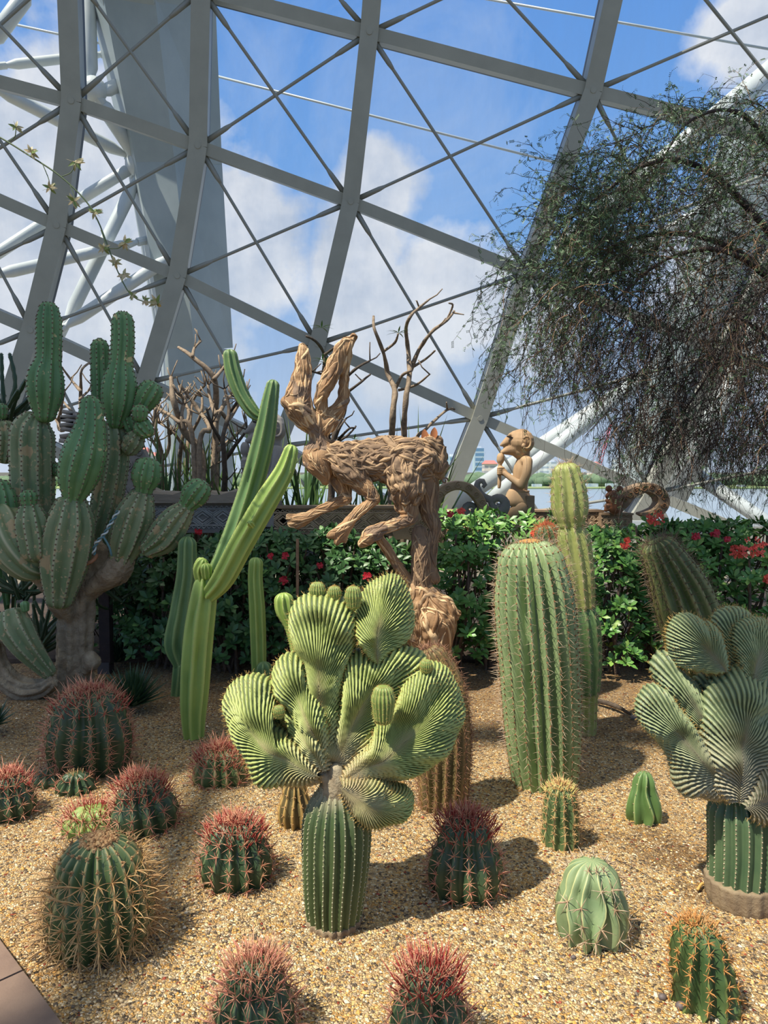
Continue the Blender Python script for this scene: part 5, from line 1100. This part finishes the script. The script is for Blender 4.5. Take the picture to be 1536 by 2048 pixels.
def figure(X0, Y0, k, Yd, mt, label, legs=True):
    o = thing('carved_figure', label, 'statue', (P(X0, 1000, Yd).x, Yd, 0))
    A = lambda x, y, dy=0: P(X0+(x-890)*k, Y0+(y-170)*k, Yd+dy*k/.27)
    s = lambda r: S(r*k, Yd)
    ex = None
    me = blend_mesh([([A(888, 158), A(885, 190), A(880, 225)], [s(96), s(90), s(66)]), ([A(870, 205), A(800, 218), A(748, 236)], [s(66), s(42), s(16)]),
        ([A(850, 140), A(800, 155), A(738, 184)], [s(66), s(44), s(11)]), ([A(810, 108), A(800, 112, -.05)], [s(16), s(12)]), ([A(810, 112), A(800, 116, .05)], [s(16), s(12)]),
        ([A(900, 240), A(905, 290)], [s(50), s(46)])], .008*k/.27, 1)
    from_mesh(me, 'head', mt, o)
    for sy in (-1, 1):
        mb = MB(); c = A(925, 165, sy*.122); pts = [c+Vector((math.cos(t)*s(30), 0, math.sin(t)*s(42)))+Vector((0, sy*.008, 0)) for t in np.linspace(-2.3, 2.5, 16)]
        tube(mb, pts, s(9), 8, cap=True); sphere(mb, A(905, 188, sy*.128), (s(18), s(12), s(18)), 10); mb.build('ear', mt, o)
        mb = MB(); e = A(803, 125, sy*.058); box(mb, e, (s(44), .008, s(10)), Matrix.Rotation(.25, 3, 'Y')); mb.build('eye', mat('eye_slot_shade', srgb(44, 34, 28), .8), o, smooth=False)  # dark bar paints the shade of the carved eye recess
    chains = [([A(905, 300), A(895, 360), A(880, 440), A(868, 520)], [s(54), s(66), s(60), s(64)]), ([A(930, 300, -.09), A(910, 296, 0), A(930, 300, .09)], [s(36), s(44), s(36)])]
    for sy in (-1, 1): chains.append(([A(935, 300, sy*.12), A(925, 390, sy*.15), A(890, 478, sy*.14)], [s(36), s(34), s(30)])); chains.append(([A(890, 478, sy*.14), A(820, 430, sy*.08), A(760, 385, sy*.03)], [s(29), s(24), s(20)]))
    me = blend_mesh(chains, .008*k/.27, 2); from_mesh(me, 'torso', mt, o)
    me = blend_mesh([([A(762, 385, sy*.02), A(735, 365+8*sy, sy*.01)], [s(26), s(26)]) for sy in (-1, 1)]+[([A(758, 350+i*14, -.03), A(722, 352+i*14, -.045), A(715, 356+i*14, 0)], [s(8), s(8), s(7)]) for i in range(4)], .005*k/.27, 1); from_mesh(me, 'hands', mt, o)
    mb = MB(); tube(mb, [A(735, 242), A(736, 262), A(734, 300), A(732, 325), A(730, 342), A(728, 400), A(726, 470), A(724, 500)], [s(14), s(26), s(27), s(14), s(16), s(13), s(14), s(9)], 10, .01); mb.build('flute', mt, o)
    mb = MB(); base = []
    pts = [A(868, 510), A(866, 530), A(860, 580), A(858, 630)]; rr_ = [s(70), s(82), s(94), s(108)]
    tube(mb, pts, rr_, 20); mb.build('skirt', mt, o)
    mb = MB(); tube(mb, [A(867, 515), A(867, 527)], [s(78), s(80)], 20); mb.build('belt', mt, o)
    if legs:
        me = blend_mesh([([A(880, 640, sy*.07), A(830, 690, sy*.08), A(790, 735, sy*.08)], [s(56), s(52), s(40)]) for sy in (-1, 1)]+[([A(790, 735, sy*.08), A(840, 790, sy*.08), A(890, 850, sy*.08), A(900, 900, sy*.08)], [s(40), s(40), s(32), s(36)]) for sy in (-1, 1)], .009, 1); from_mesh(me, 'legs', mt, o)
        mb = MB(); b_ = A(935, 760); box(mb, (b_.x, Yd, b_.z*.5+.12), (s(60), .2, b_.z+.25)); mb.build('back_post', M_WBR, o, smooth=False)
    else:
        mb = MB(); b_ = A(880, 640); pts = [A(700, 720), A(740, 660), A(800, 628), A(930, 628), A(1010, 650), A(1060, 700), A(1050, 740), A(700, 740)]
        vs = [p+Vector((0, e, 0)) for e in (-.15, .15) for p in pts]; n_ = len(pts)
        mb.add(vs, [tuple(range(n_)), tuple(range(2*n_-1, n_-1, -1))]+[(i, i+n_, (i+1) % n_+n_, (i+1) % n_) for i in range(n_)]); mb.build('saddle_base', mt, o, smooth=False)
    return o
figure(1043.4, 886.5, .2735, 6.2, M_WD, 'tan carved wooden figure playing a flute, sunlit, right of the dome rib')
figure(542, 860, .335, 6.15, M_WG, 'weathered grey carved figure with a flute in the shade behind the two long cactus arms', legs=False)
# small grey head far left
o = thing('carved_finial', 'grey carved head shaped finial peeping between the left cactus columns', 'carving', tuple(P(143, 900, 6.2)))
mb = MB()
for i, (y, w_) in enumerate([(826, 11), (834, 14), (842, 13), (850, 15), (860, 12), (872, 13), (884, 14)]): box(mb, P(143-i*.5, y, 6.2), (S(w_*2, 6.2), .16, S(8, 6.2)), Matrix.Rotation(.15*(-1)**i, 3, 'Y'))
mb.build('head', M_WG, o); mb = MB(); box(mb, (P(143, 950, 6.2).x, 6.2, .85), (.09, .12, 1.5)); mb.build('stake', M_WBG, o, smooth=False)

def spiral(c, r, turns, rt, mb, ph=0, sx=1, flat=1, Yoff=0):
    n_ = int(10*turns)+2
    tube(mb, [c+Vector((sx*math.cos(ph+2*PI*turns*i/n_)*r*(1-.82*i/n_), Yoff, math.sin(ph+2*PI*turns*i/n_)*r*(1-.82*i/n_))) for i in range(n_+1)], rt, 5)
def carved_beam(x0, x1, yt, yb, Yd, mt, label, relief='weave', endw=0, slope=0, posts=()):
    a = P(x0, yt, Yd); b = P(x1, yb, Yd); wd = b.x-a.x; h = a.z-b.z; th = .20
    o = thing('carved_beam', label, 'carved beam', ((a.x+b.x)/2, Yd+th/2, 0)); mb = MB()
    cx = (a.x+b.x)/2; cz = (a.z+b.z)/2; box(mb, (cx, Yd+th/2, cz), (wd, th, h)); mb.build('body', mt, o, smooth=False)
    mb = MB()
    for z in (a.z-h*.04, b.z+h*.05): box(mb, (cx, Yd-.005, z), (wd+.01, .03, h*.08))
    mb.build('rail', mt, o, smooth=False)
    mb = MB(); f = Yd-.003; zt = a.z-h*.12; zb = b.z+h*.13; hh = zt-zb; e0 = a.x+endw; r = max(.005, h*.033)
    xs = a.x+.01
    # zigzag borders
    for z, s_ in ((zt-hh*.07, 1), (zb+hh*.07, -1)):
        n_ = int(wd/(hh*.11)); pts = [Vector((xs+(wd-.02)*i/n_, f, z+(hh*.05 if i % 2 else -hh*.05))) for i in range(n_+1)]
        tube(mb, pts, r*.8, 4)
    for z in (zt-hh*.15, zb+hh*.15): tube(mb, [Vector((a.x, f, z)), Vector((b.x, f, z))], r, 4)
    mh = hh*.66; n_ = max(1, round(wd/(mh*1.25))); cw = wd/n_; zc = (zt+zb)/2
    for i in range(n_):
        c = Vector((a.x+cw*(i+.5), f, zc))
        if relief == 'weave':
            for k in range(2):
                q = 1-.42*k; tube(mb, [c+Vector((-cw*.48*q, 0, 0)), c+Vector((0, 0, mh*.46*q)), c+Vector((cw*.48*q, 0, 0)), c+Vector((0, 0, -mh*.46*q)), c+Vector((-cw*.48*q, 0, 0))], r, 4)
            for sx in (-1, 1):
                for sz in (-1, 1):
                    for k in (1, .6): tube(mb, [c+Vector((sx*cw*.5, 0, sz*mh*(.46-.36*k))), c+Vector((sx*cw*(.5-.40*k), 0, sz*mh*.47))], r*.9, 4)
        else:
            for sx in (-1, 1):
                for sz in (-1, 1): spiral(c+Vector((sx*cw*.25, 0, sz*mh*.25)), mh*.22, 1.8, r, mb, ph=sz*.8, sx=sx)
            tube(mb, [c+Vector((-cw*.2, 0, 0)), c+Vector((0, 0, mh*.2)), c+Vector((cw*.2, 0, 0)), c+Vector((0, 0, -mh*.2)), c+Vector((-cw*.2, 0, 0))], r, 4)
    s = mb.build('relief', M_REL if mt is M_WBG else M_REL2, o, smooth=False); s['label'] = 'raised carved pattern on the face'
    for p in posts:
        mb = MB(); q = P(p, 1100, Yd+.1); box(mb, (q.x, Yd+.1, b.z/2), (.12, .12, b.z)); mb.build('support_post', M_WBG, o, smooth=False)
    return o, a, b, f
def sweep_rect(mb, pts, wds, th, Yd, n_=None):
    p, w_ = crom(pts, wds, .02); vs = []
    for i in range(len(p)):
        t = (p[min(i+1, len(p)-1)]-p[max(i-1, 0)]); t.y = 0; t.normalize(); s = Vector((-t.z, 0, t.x)); h = w_[i]/2
        for e, q in ((-1, -.5), (-.82, -.62), (.82, -.62), (1, -.5), (1, .5), (-1, .5)): vs.append(p[i]+s*(h*e)+Vector((0, th*q, 0)))
    K = 6; mb.add(vs, [(i*K+j, i*K+(j+1) % K, (i+1)*K+(j+1) % K, (i+1)*K+j) for i in range(len(p)-1) for j in range(K)]+[tuple(range(K)), tuple(range(len(p)*K-1, len(p)*K-K-1, -1))])
    return p, w_
carved_beam(222, 548, 1004, 1066, 6.05, M_WBG, 'dark grey beam carved with woven diamonds, in shade behind the candelabra cactus', posts=(300, 470))
b2, a, b, f = carved_beam(548, 872, 1012, 1072, 6.0, M_WBR, 'brown carved beam with woven diamond pattern under the driftwood hare', posts=(620, 760))
mb = MB(); q = P(385, 993, 6.1); rr = random.Random(3)
n_ = 24; vs = []
for i in range(n_+1):
    x = P(215+330*i/n_, 990, 6.1).x; zt_ = P(0, 983+6*math.sin(i*.9)*.6+rr.uniform(-2, 2), 6.1).z; zb_ = P(0, 1005, 6.1).z
    for y_, z_ in ((6.0, zt_-.01), (6.32, zt_+.01), (6.32, zb_), (5.99, zb_)): vs.append(Vector((x, y_, z_)))
mb.add(vs, [(i*4+j, i*4+(j+1) % 4, i*4+4+(j+1) % 4, i*4+4+j) for i in range(n_) for j in range(4)]+[(0, 1, 2, 3), (n_*4+3, n_*4+2, n_*4+1, n_*4)])
tag(mb.build('weathered_plank', M_WPL, smooth=False), 'pale weathered plank lying on the dark carved beam', 'plank')
# upright scroll carved panel
o = thing('carved_screen', 'grey upright panel of carved spirals behind the candelabra cactus', 'carving', tuple(P(255, 1000, 6.15)))
mb = MB(); pp = [(226, 1003), (228, 960), (240, 925), (262, 905), (285, 898), (293, 915), (290, 960), (292, 1003)]; v0 = [P(x, y, 6.12) for x, y in pp]; n_ = len(v0)
mb.add(v0+[v+Vector((0, .1, 0)) for v in v0], [tuple(range(n_)), tuple(range(2*n_-1, n_-1, -1))]+[(i, i+n_, (i+1) % n_+n_, (i+1) % n_) for i in range(n_)]); mb.build('board', M_WBG, o, smooth=False)
mb = MB()
for (x, y, r) in [(246, 985, 11), (272, 985, 11), (246, 958, 10), (272, 955, 11), (256, 930, 9), (277, 925, 10), (278, 906, 6)]: spiral(P(x, y, 6.112), S(r, 6.1), 2, .006, mb, ph=x)
mb.build('relief', M_WBG, o)
# end block of the brown beam
o = thing('carved_block', 'pale brown rounded end block with scroll relief right of the hare legs', 'carving', tuple(P(850, 1100, 5.95)))
mb = MB(); pp = [(778, 1046), (836, 1017), (882, 1018), (892, 1028), (893, 1090), (884, 1102), (852, 1102), (842, 1090), (832, 1084), (810, 1078), (790, 1080)]
v0 = [P(x, y, 5.93) for x, y in pp]; n_ = len(v0)
mb.add(v0+[v+Vector((0, .26, 0)) for v in v0], [tuple(range(n_)), tuple(range(2*n_-1, n_-1, -1))]+[(i, i+n_, (i+1) % n_+n_, (i+1) % n_) for i in range(n_)]); mb.build('block', M_WBR, o, smooth=False)
mb = MB()
for (x, y, r) in [(876, 1034, 9), (878, 1052, 8), (877, 1070, 8), (875, 1088, 9), (858, 1060, 7), (845, 1045, 7), (840, 1068, 7), (822, 1060, 7), (860, 1036, 6)]: spiral(P(x, y, 5.925), S(r, 5.93), 1.7, .006, mb, ph=y)
tube(mb, [P(x, y, 5.925) for x, y in [(866, 1022), (886, 1026), (888, 1060), (886, 1094), (868, 1096)]], .006, 5); mb.build('relief', M_WBR, o)
# scroll finial beside it
def f5(x, y): return P(800+.2735*x, 840+.2735*y, 5.98)
o = thing('scroll_finial', 'grey brown arched scroll finial with curled spirals left of the flute player', 'carving', tuple(f5(260, 650)))
mb = MB(); pth, _ = sweep_rect(mb, [f5(*p) for p in [(255, 660), (262, 590), (310, 515), (400, 478), (490, 495), (560, 555), (610, 640), (680, 690)]], [S(v*.2735, 6) for v in (70, 74, 72, 66, 70, 74, 66, 50)], .14, 6)
mb.build('arch', M_WBR, o, smooth=False)
mb = MB(); tube(mb, [f5(*p) for p in [(640, 670), (700, 690), (755, 660), (768, 605), (735, 570), (690, 575), (670, 610), (690, 640), (720, 630), (722, 608)]], [S(v*.2735, 6) for v in (34, 34, 32, 28, 24, 22, 20, 18, 15, 12)], 10, .02, flat=1.3); mb.build('spiral', M_WBG, o)
mb = MB(); tube(mb, [f5(*p) for p in [(595, 600), (585, 660), (545, 695), (495, 690), (475, 650), (500, 620), (540, 628), (548, 655), (520, 662)]], [S(v*.2735, 6) for v in (30, 26, 25, 24, 22, 19, 17, 14, 11)], 10, .02, flat=1.3); mb.build('spiral', M_WBG, o)
mb = MB(); tube(mb, [f5(*p) for p in [(690, 590), (640, 575), (590, 545), (565, 495), (570, 455), (605, 445), (622, 475), (605, 492)]], [S(v*.2735, 6) for v in (22, 22, 22, 19, 17, 15, 13, 10)], 10, .02, flat=1.3); mb.build('spiral', M_WBG, o)
mb = MB()
for i in range(2, len(pth)-2, 4): spiral(pth[i]+Vector((0, -.09, 0)), .032, 1.4, .005, mb, ph=i)
mb.build('relief', M_WBR, o)
# right beam
carved_beam(886, 1206, 1020, 1066, 6.55, M_WBR, 'brown carved beam running behind the flute player and the jointed cactus', relief='scroll', posts=(940, 1150))
o, a, b, f = carved_beam(1203, 1264, 1026, 1074, 6.45, mat('carved_block_pale', srgb(176, 150, 120), .75, srgb(150, 124, 98), 6, bump=.4, bscale=50, bdist=.004), 'pale square end block carved with a diamond and corner spirals, below the little animal carving', relief='scroll', posts=(1235,))
def f6(x, y): return P(940+.388*x, 840+.388*y, 6.45)
o = thing('scroll_finial', 'brown hook shaped scroll finial beside the little animal carving', 'carving', tuple(f6(750, 466)))
mb = MB(); pth, _ = sweep_rect(mb, [f6(*p) for p in [(725, 470), (775, 415), (830, 370), (905, 348), (965, 375), (985, 425), (955, 470), (905, 485), (868, 482)]], [S(v*.388, 6.45) for v in (70, 78, 56, 52, 60, 62, 56, 38, 10)], .14, 6); mb.build('hook', M_WBR, o, smooth=False)
mb = MB()
for i in range(1, len(pth)-2, 3): spiral(pth[i]+Vector((0, -.09, 0)), .028, 1.4, .005, mb, ph=i)
mb.build('relief', mat('carved_wood_rust', srgb(150, 108, 72), .7), o)
an = thing('animal_carving', 'little reddish brown carved animal crouching at the foot of the hooked scroll', 'carving', tuple(f6(720, 466)))
def e6(x, y, dy=0): return P(940+.388*x, 840+.388*y, 6.32+dy)
s6 = lambda r: S(r*.388, 6.35)
me = blend_mesh([([e6(745, 460), e6(750, 420), e6(742, 385)], [s6(28), s6(30), s6(26)]), ([e6(742, 385), e6(722, 382), e6(706, 392)], [s6(24), s6(18), s6(11)]), ([e6(750, 400), e6(720, 425), e6(706, 415)], [s6(12), s6(10), s6(10)]), ([e6(745, 450), e6(712, 440), e6(700, 460)], [s6(16), s6(12), s6(10)]), ([e6(760, 450), e6(700, 464)], [s6(14), s6(10)])], .006, 1)
M_RW = mat('reddish_carving', srgb(150, 96, 62), .5, srgb(110, 68, 46), 12); from_mesh(me, 'body', M_RW, an)
for x, y in ((716, 350), (772, 352)): mb = MB(); sphere(mb, e6(x, y+4), (s6(18), .02, s6(18)), 10); mb.build('ear', M_RW, an)
# ================================================================ BARE FORKED SHRUBS
M_BARE = mat('bare_stem', srgb(158, 138, 114), .85, srgb(118, 102, 84), 26, bump=.7, bscale=70, bdist=.006)
M_BARED = mat('bare_stem_dark', srgb(96, 82, 68), .85, srgb(70, 60, 50), 26, bump=.7, bscale=70, bdist=.006)
M_DRY = mat('dried_flower', srgb(176, 128, 96), .9)
def bare(label, Yd, fn, trunks, m_, seed, twigs=10, leaves=()):
    rr = random.Random(seed); t0 = fn(*trunks[0][0][0], Yd); o = thing('bare_shrub', label, 'shrub', (t0.x, Yd, 0))
    mb = MB(); tips = []
    for pts, r0, r1 in trunks:
        p = [fn(x, y, Yd+.12*math.sin(i*1.7+seed)) for i, (x, y) in enumerate(pts)]
        if pts is trunks[0][0] or r0 >= .02: p = [Vector((p[0].x+(0 if pts is trunks[0][0] else 0), p[0].y, -.02))]+p
        n_ = len(p); m1 = MB(); tube(m1, p, [1.25*(r0+(r1-r0)*i/(n_-1)) for i in range(n_)], 7, .03, wob=.35, seed=seed)
        q, _ = crom(p, 0, .02)
        for c in q:
            if rr.random() < .8 and c.z > .6: f = rr.random()*6.28; d = Vector((math.cos(f), math.sin(f), rr.uniform(-.2, .5))); spine(m1, c+d*r1*.6, d, .014, .0025)
        m1.build('branch' if r0 < .02 else 'stem', m_, o); tips.append(p[-1]); tips.append(q[int(len(q)*.6)])
    m1 = MB()
    for i in range(twigs):
        b = rr.choice(tips); d = Vector((rr.gauss(0, .8), rr.gauss(0, .5), rr.uniform(.2, 1.2))).normalized(); L = rr.uniform(.08, .2)
        m = b+d*L*.5+Vector((rr.gauss(0, .015), 0, .01)); e = m+(d+Vector((0, 0, .5))).normalized()*L*.5; tube(m1, [b, m, e], [.007, .006, .005], 5)
    if m1.v: s = m1.build('twigs', m_, o); s['kind'] = 'stuff'
    for (x, y) in leaves:
        m1 = MB(); p = fn(x, y, Yd); 
        for q in range(12): f = q*2.4; leaf(m1, p, Vector((math.cos(f)*.9, math.sin(f)*.6, .6-.05*q)), Vector((0, 0, 1)), .11, .016, .2, .3)
        m1.build('leaf_tuft', M_LF, o)
    return o
bare('two slender bare stems forking high above the back of the driftwood hare', 6.6, q8, [
 ([(1030,1200),(1032,900),(1040,700),(1050,570),(1010,470),(985,350),(935,220),(930,150)], .030, .009), ([(985,350),(1050,300),(1070,250)], .011, .007), ([(1050,575),(1090,490),(1140,460)], .014, .010),
 ([(1095,1200),(1102,880),(1112,650),(1135,480),(1128,350),(1115,220),(1140,150),(1190,100),(1245,55)], .028, .007), ([(1140,460),(1190,340),(1260,240),(1345,175),(1390,120)], .016, .008), ([(1345,175),(1380,90),(1360,75)], .008, .006), ([(1390,130),(1445,140)], .007, .004), ([(1190,100),(1175,60)], .007, .005), ([(1150,440),(1230,390),(1280,345)], .010, .006), ([(1070,570),(1170,540),(1250,480)], .011, .006)], M_BARE, 1, 3, leaves=[(1072, 245)])
bare('short bare branch rising right of the hare rump to the dome rib', 6.7, q8, [([(1150,1200),(1170,870),(1230,790),(1350,680),(1392,680)], .020, .007), ([(1350,680),(1345,640)], .008, .005)], M_BARE, 2, 1)
bare('dark forked shrub behind the hare ears with green leaf tufts', 6.5, q8, [([(690,1200),(700,860),(760,700),(780,540),(790,430)], .028, .008), ([(785,580),(850,530),(912,480)], .012, .007), ([(782,490),(840,440),(910,402)], .012, .007), ([(690,1190),(655,600),(645,480),(650,370),(600,290),(545,262)], .022, .007), ([(650,370),(720,320),(772,278)], .012, .006), ([(648,480),(580,465)], .010, .006), ([(705,860),(740,780),(775,730)], .012, .007), ([(730,850),(790,790),(826,785)], .011, .006), ([(700,880),(780,830),(830,775)], .010, .006)], M_BARED, 3, 12, leaves=[(640, 400), (635, 215), (822, 850), (660, 420)])
bare('thick bare forking shrub rising left of the grey flute figure', 6.55, c1, [([(1350,1600),(1350,1380),(1330,1150),(1225,1000),(1160,800),(1142,650)], .048, .014), ([(1290,1100),(1180,940),(1040,850)], .022, .012), ([(1330,1150),(1400,1000),(1320,860),(1200,700)], .024, .011), ([(1225,1000),(1215,880),(1250,770)], .016, .01), ([(1150,700),(1200,770)], .012, .009), ([(1040,850),(1020,980)], .014, .008)], M_BARE, 4, 30)
bare('bare forking shrub whose upper branch bends left above the plank', 6.7, c1, [([(1430,1600),(1432,1350),(1440,900),(1430,660),(1280,510),(1190,450)], .040, .010), ([(1285,512),(1300,450),(1342,408)], .012, .008), ([(1430,660),(1490,590),(1520,560)], .016, .010), ([(1440,950),(1500,820),(1545,770)], .018, .01), ([(1440,900),(1400,780),(1390,700)], .016, .009), ([(1436,1000),(1530,930),(1600,820),(1640,760)], .02, .009), ([(1440,1150),(1560,1050),(1640,960)], .018, .009)], M_BARE, 5, 36)
bare('bare shrub with crowded upright forks directly left of the grey flute figure', 6.45, c1, [([(1500,1600),(1500,1250),(1490,1050),(1530,880),(1500,730)], .026, .009), ([(1495,1100),(1420,980),(1380,860)], .016, .008), ([(1528,890),(1590,800),(1600,700)], .012, .007), ([(1500,1200),(1590,1080),(1650,1000)], .016, .008)], M_BARED, 8, 26)
bare('bare shrub with orange brown forks between the candelabra cactus and the thick bare shrub', 6.9, c1, [([(1240,1600),(1250,1200),(1270,960),(1290,800),(1370,700)], .022, .008), ([(1262,1050),(1340,900),(1350,780)], .014, .007), ([(1250,1150),(1160,1020),(1070,960)], .014, .008)], M_BARE, 9, 30)
bare('small bare shrub between the two tall left cactus columns', 6.6, c1, [([(545,1100),(540,800),(540,700),(545,600),(605,548)], .020, .007), ([(540,745),(470,660),(405,570)], .012, .006), ([(530,800),(620,710)], .010, .006), ([(540,1100),(400,1000),(410,850),(430,745)], .020, .009), ([(480,880),(412,800)], .010, .006), ([(410,1000),(355,900)], .010, .007)], M_BARE, 6, 12)
bare('low tangle of bare stems behind the plank, right of the candelabra cactus', 6.8, c1, [([(1075,1600),(1080,1200),(1040,1000),(1060,850)], .026, .009), ([(1090,1200),(1130,1100),(1120,950)], .016, .009), ([(1180,1600),(1195,1250),(1220,1050),(1260,900),(1230,800)], .026, .009), ([(1075,1160),(1000,1050)], .014, .007)], M_BARE, 7, 44)
# ================================================================ VINE, top left
M_VINE = mat('vine_stem', srgb(92, 108, 72), .6); M_VFL = mat('vine_flower', srgb(206, 184, 150), .6, srgb(150, 150, 96), 60); M_VLF = mat('vine_bud', srgb(116, 134, 70), .5)
YV = 3.4
vine = thing('flowering_vine', 'thin vine with small whitish flowers hanging across the top left', 'vine', tuple(P(-60, 245, YV)))
mb = MB(); tube(mb, [P(x, y, YV) for x, y in [(-200, 190), (-60, 245), (0, 275), (60, 312), (120, 352), (170, 400), (195, 440), (215, 490), (232, 535), (262, 590), (300, 606), (318, 606)]], [.005, .0045, .0042, .004, .004, .0038, .0035, .0034, .003, .003, .0028, .002], 6, .03); mb.build('stem', M_VINE, vine)
rr = random.Random(8)
for (x, y, bx, by, r) in [(32, 255, 18, 282, 11), (63, 305, 55, 310, 12), (100, 376, 86, 330, 11), (152, 325, 124, 353, 13), (148, 402, 140, 370, 12), (190, 425, 178, 410, 12), (208, 497, 202, 460, 11), (250, 485, 215, 497, 12), (230, 525, 228, 520, 11), (248, 550, 236, 545, 12), (266, 590, 262, 590, 9), (290, 600, 288, 602, 9), (314, 606, 310, 606, 14)]:
    c = P(x, y, YV-.02); b_ = P(bx, by, YV)
    if (c-b_).length > .01: m1 = MB(); tube(m1, [b_, (b_+c)/2+Vector((.01, 0, -.012)), c], .0022, 5, .01); m1.build('flower_stalk', M_VINE, vine)
    m1 = MB(); m2 = MB()
    for q in range(9):
        d = Vector((rr.gauss(0, .8), rr.gauss(0, .5), rr.gauss(0, .7))).normalized(); leaf(m1 if q % 3 else m2, c, d, Vector((0, -1, 0)), S(r, YV)*1.25, S(r, YV)*.55, .3, .3)
    for q in range(5): spine(m1, c, Vector((rr.gauss(0, .7), -.3, rr.gauss(-.4, .6))), S(r, YV)*1.5, .0012)
    f_ = m1.build('flower', M_VFL, vine); m2.build('sepals', M_VLF, f_)
# ================================================================ SMALL THINGS
def dark_branchy(label, cx, cy, Yd, n, L, seed, m_, name='spiny_succulent', r=.014):
    o = thing(name, label, 'plant', (P(cx, cy, Yd).x, Yd, max(0, P(cx, cy, Yd).z))); rr = random.Random(seed); c = P(cx, cy, Yd); ms = MB()
    for i in range(n):
        d = Vector((rr.gauss(0, .6), rr.gauss(0, .5), rr.uniform(.1, 1.1))).normalized(); p0 = c+Vector((rr.gauss(0, .03), 0, rr.gauss(0, .03))); p1 = p0+d*L*.5*rr.uniform(.7, 1.2); p2 = p1+(d+Vector((rr.gauss(0, .3), 0, .4))).normalized()*L*.5
        mb = MB(); a = ribbed(mb, [p0, p1, p2], [r, r, r*.85], 4, .35, .012, 4, 1, cap=.8, areo=.012, tub=.3); mb.build('branch', m_, o); spines(ms, a, 2, .012, .0007, rr)
    s = ms.build('spines', M_DKSP, o); s['kind'] = 'stuff'; return o
M_DKG = mat('dark_succulent', srgb(44, 66, 44), .5, srgb(60, 84, 54), 8, rid=srgb(96, 118, 84), rid_r=(.8, 1))
dark_branchy('dark toothed succulent branches above the left edge of the candelabra cactus', 8, 850, 5.6, 13, .50, 1, M_DKG, r=.017)
dark_branchy('dark spiny tangle behind the curled cactus, upper part', 40, 1190, 5.55, 16, .45, 2, M_DKG)
dark_branchy('dark spiny tangle low behind the curled cactus', 70, 1300, 5.45, 16, .45, 3, M_DKG)
dark_branchy('dark spiny branches right of the woody trunk behind the post', 232, 1200, 5.35, 9, .32, 5, M_DKG, r=.012)
blades(90, 6.75, 60, 1.4, .04, 'dark sword leaves filling the gap behind the candelabra cactus', 9, .4, 0, .8, dx=.6)
# hedge-foot litter and debris
mb = MB(); g = G(1228, 1418); tube(mb, [G(1193, 1408)+Vector((0, 0, .02)), g+Vector((0, 0, .025)), G(1262, 1432)+Vector((0, 0, .01))], [.014, .016, .006], 7, .02, wob=.4); tag(mb.build('dead_branch', M_BARED), 'grey dead branch lying on the soil right of the jointed cactus', 'branch')
mb = MB(); g = G(1267, 1438); sphere(mb, g+Vector((0, 0, .012)), (.022, .018, .018), 7); tag(mb.build('stone', mat('grey_stone', srgb(140, 134, 126), .8), smooth=False), 'grey stone on the soil left of the right crested cactus', 'stone')
M_PB = mat('dark_pebble', srgb(96, 86, 84), .6)
for i, (x, y, r, l) in enumerate([(1175, 1894, .010, 'dark pebble in front of the pale round cactus'), (1147, 1912, .009, 'smaller dark pebble lower left of the pale round cactus'), (1362, 2022, .017, 'brown pebble at the foot of the twisted rib cactus'), (1325, 2000, .013, 'rounded pebble left of the twisted rib cactus'), (570, 1918, .008, 'dark pebble between the two bottom edge barrels'), (125, 1915, .014, 'tan clod at the foot of the straw spined barrel')]):
    mb = MB(); g = G(x, y); sphere(mb, Vector((g.x, g.y, gz(g.x, g.y)+r*.5)), (r, r*.8, r*.7), 9); tag(mb.build('pebble', M_PB), l, 'pebble')
mb = MB(); pts = [G(1395, 1786), G(1405, 1776), G(1420, 1778), G(1430, 1790)]; tube(mb, [p+Vector((0, 0, .012+.006*math.sin(i*2))) for i, p in enumerate(pts)], .005, 6, .01); tag(mb.build('dry_curl', M_GOLD), 'curled dry stem on the gravel by the right crested cactus foot', 'twig')
mb = MB(); tube(mb, [G(1230, 1722)+Vector((0, 0, .008)), G(1275, 1745)+Vector((0, 0, .01)), G(1318, 1770)+Vector((0, 0, .008))], .0015, 5); tag(mb.build('fallen_twig', M_TW), 'thin dark twig lying right of the pale round cactus', 'twig')
# orange bristly head behind the tall stout barrel
column([([Vector((P(1098, 1100, 4.7).x, 4.7, -.02)), P(1098, 1200, 4.7), P(1096, 1100, 4.7), P(1092, 1068, 4.7)], [S(24, 4.7), S(28, 4.7), S(28, 4.7), S(24, 4.7)], dict(cap=.8))], 'orange spined column top peeping between the stout barrel and the jointed cactus', M_FERO2, mat('orange_red_spine', srgb(196, 104, 66), .6), 12, .25, .018, 7, .035, 1, 61, 'column_cactus', (P(1098, 1100, 4.7).x, 4.7, 0))
# pots / sticks in hedge
mb = MB(); tube(mb, [Vector((P(593, 1100, 5.2).x, 5.2, 0)), P(595, 1078, 5.2)], [.012, .011], 8); tag(mb.build('bamboo_stake', M_TWL), 'thin tan stake among the hedge left of the hare', 'stake')
mb = MB(); sp_ = P(0, 1047, 9.0); box(mb, (4.2, 9.0, sp_.z), (2.6, .08, .07)); tag(mb.build('guard_rail', M_WHITE, smooth=False), 'pale horizontal rail behind the hedge at the right edge', 'railing')
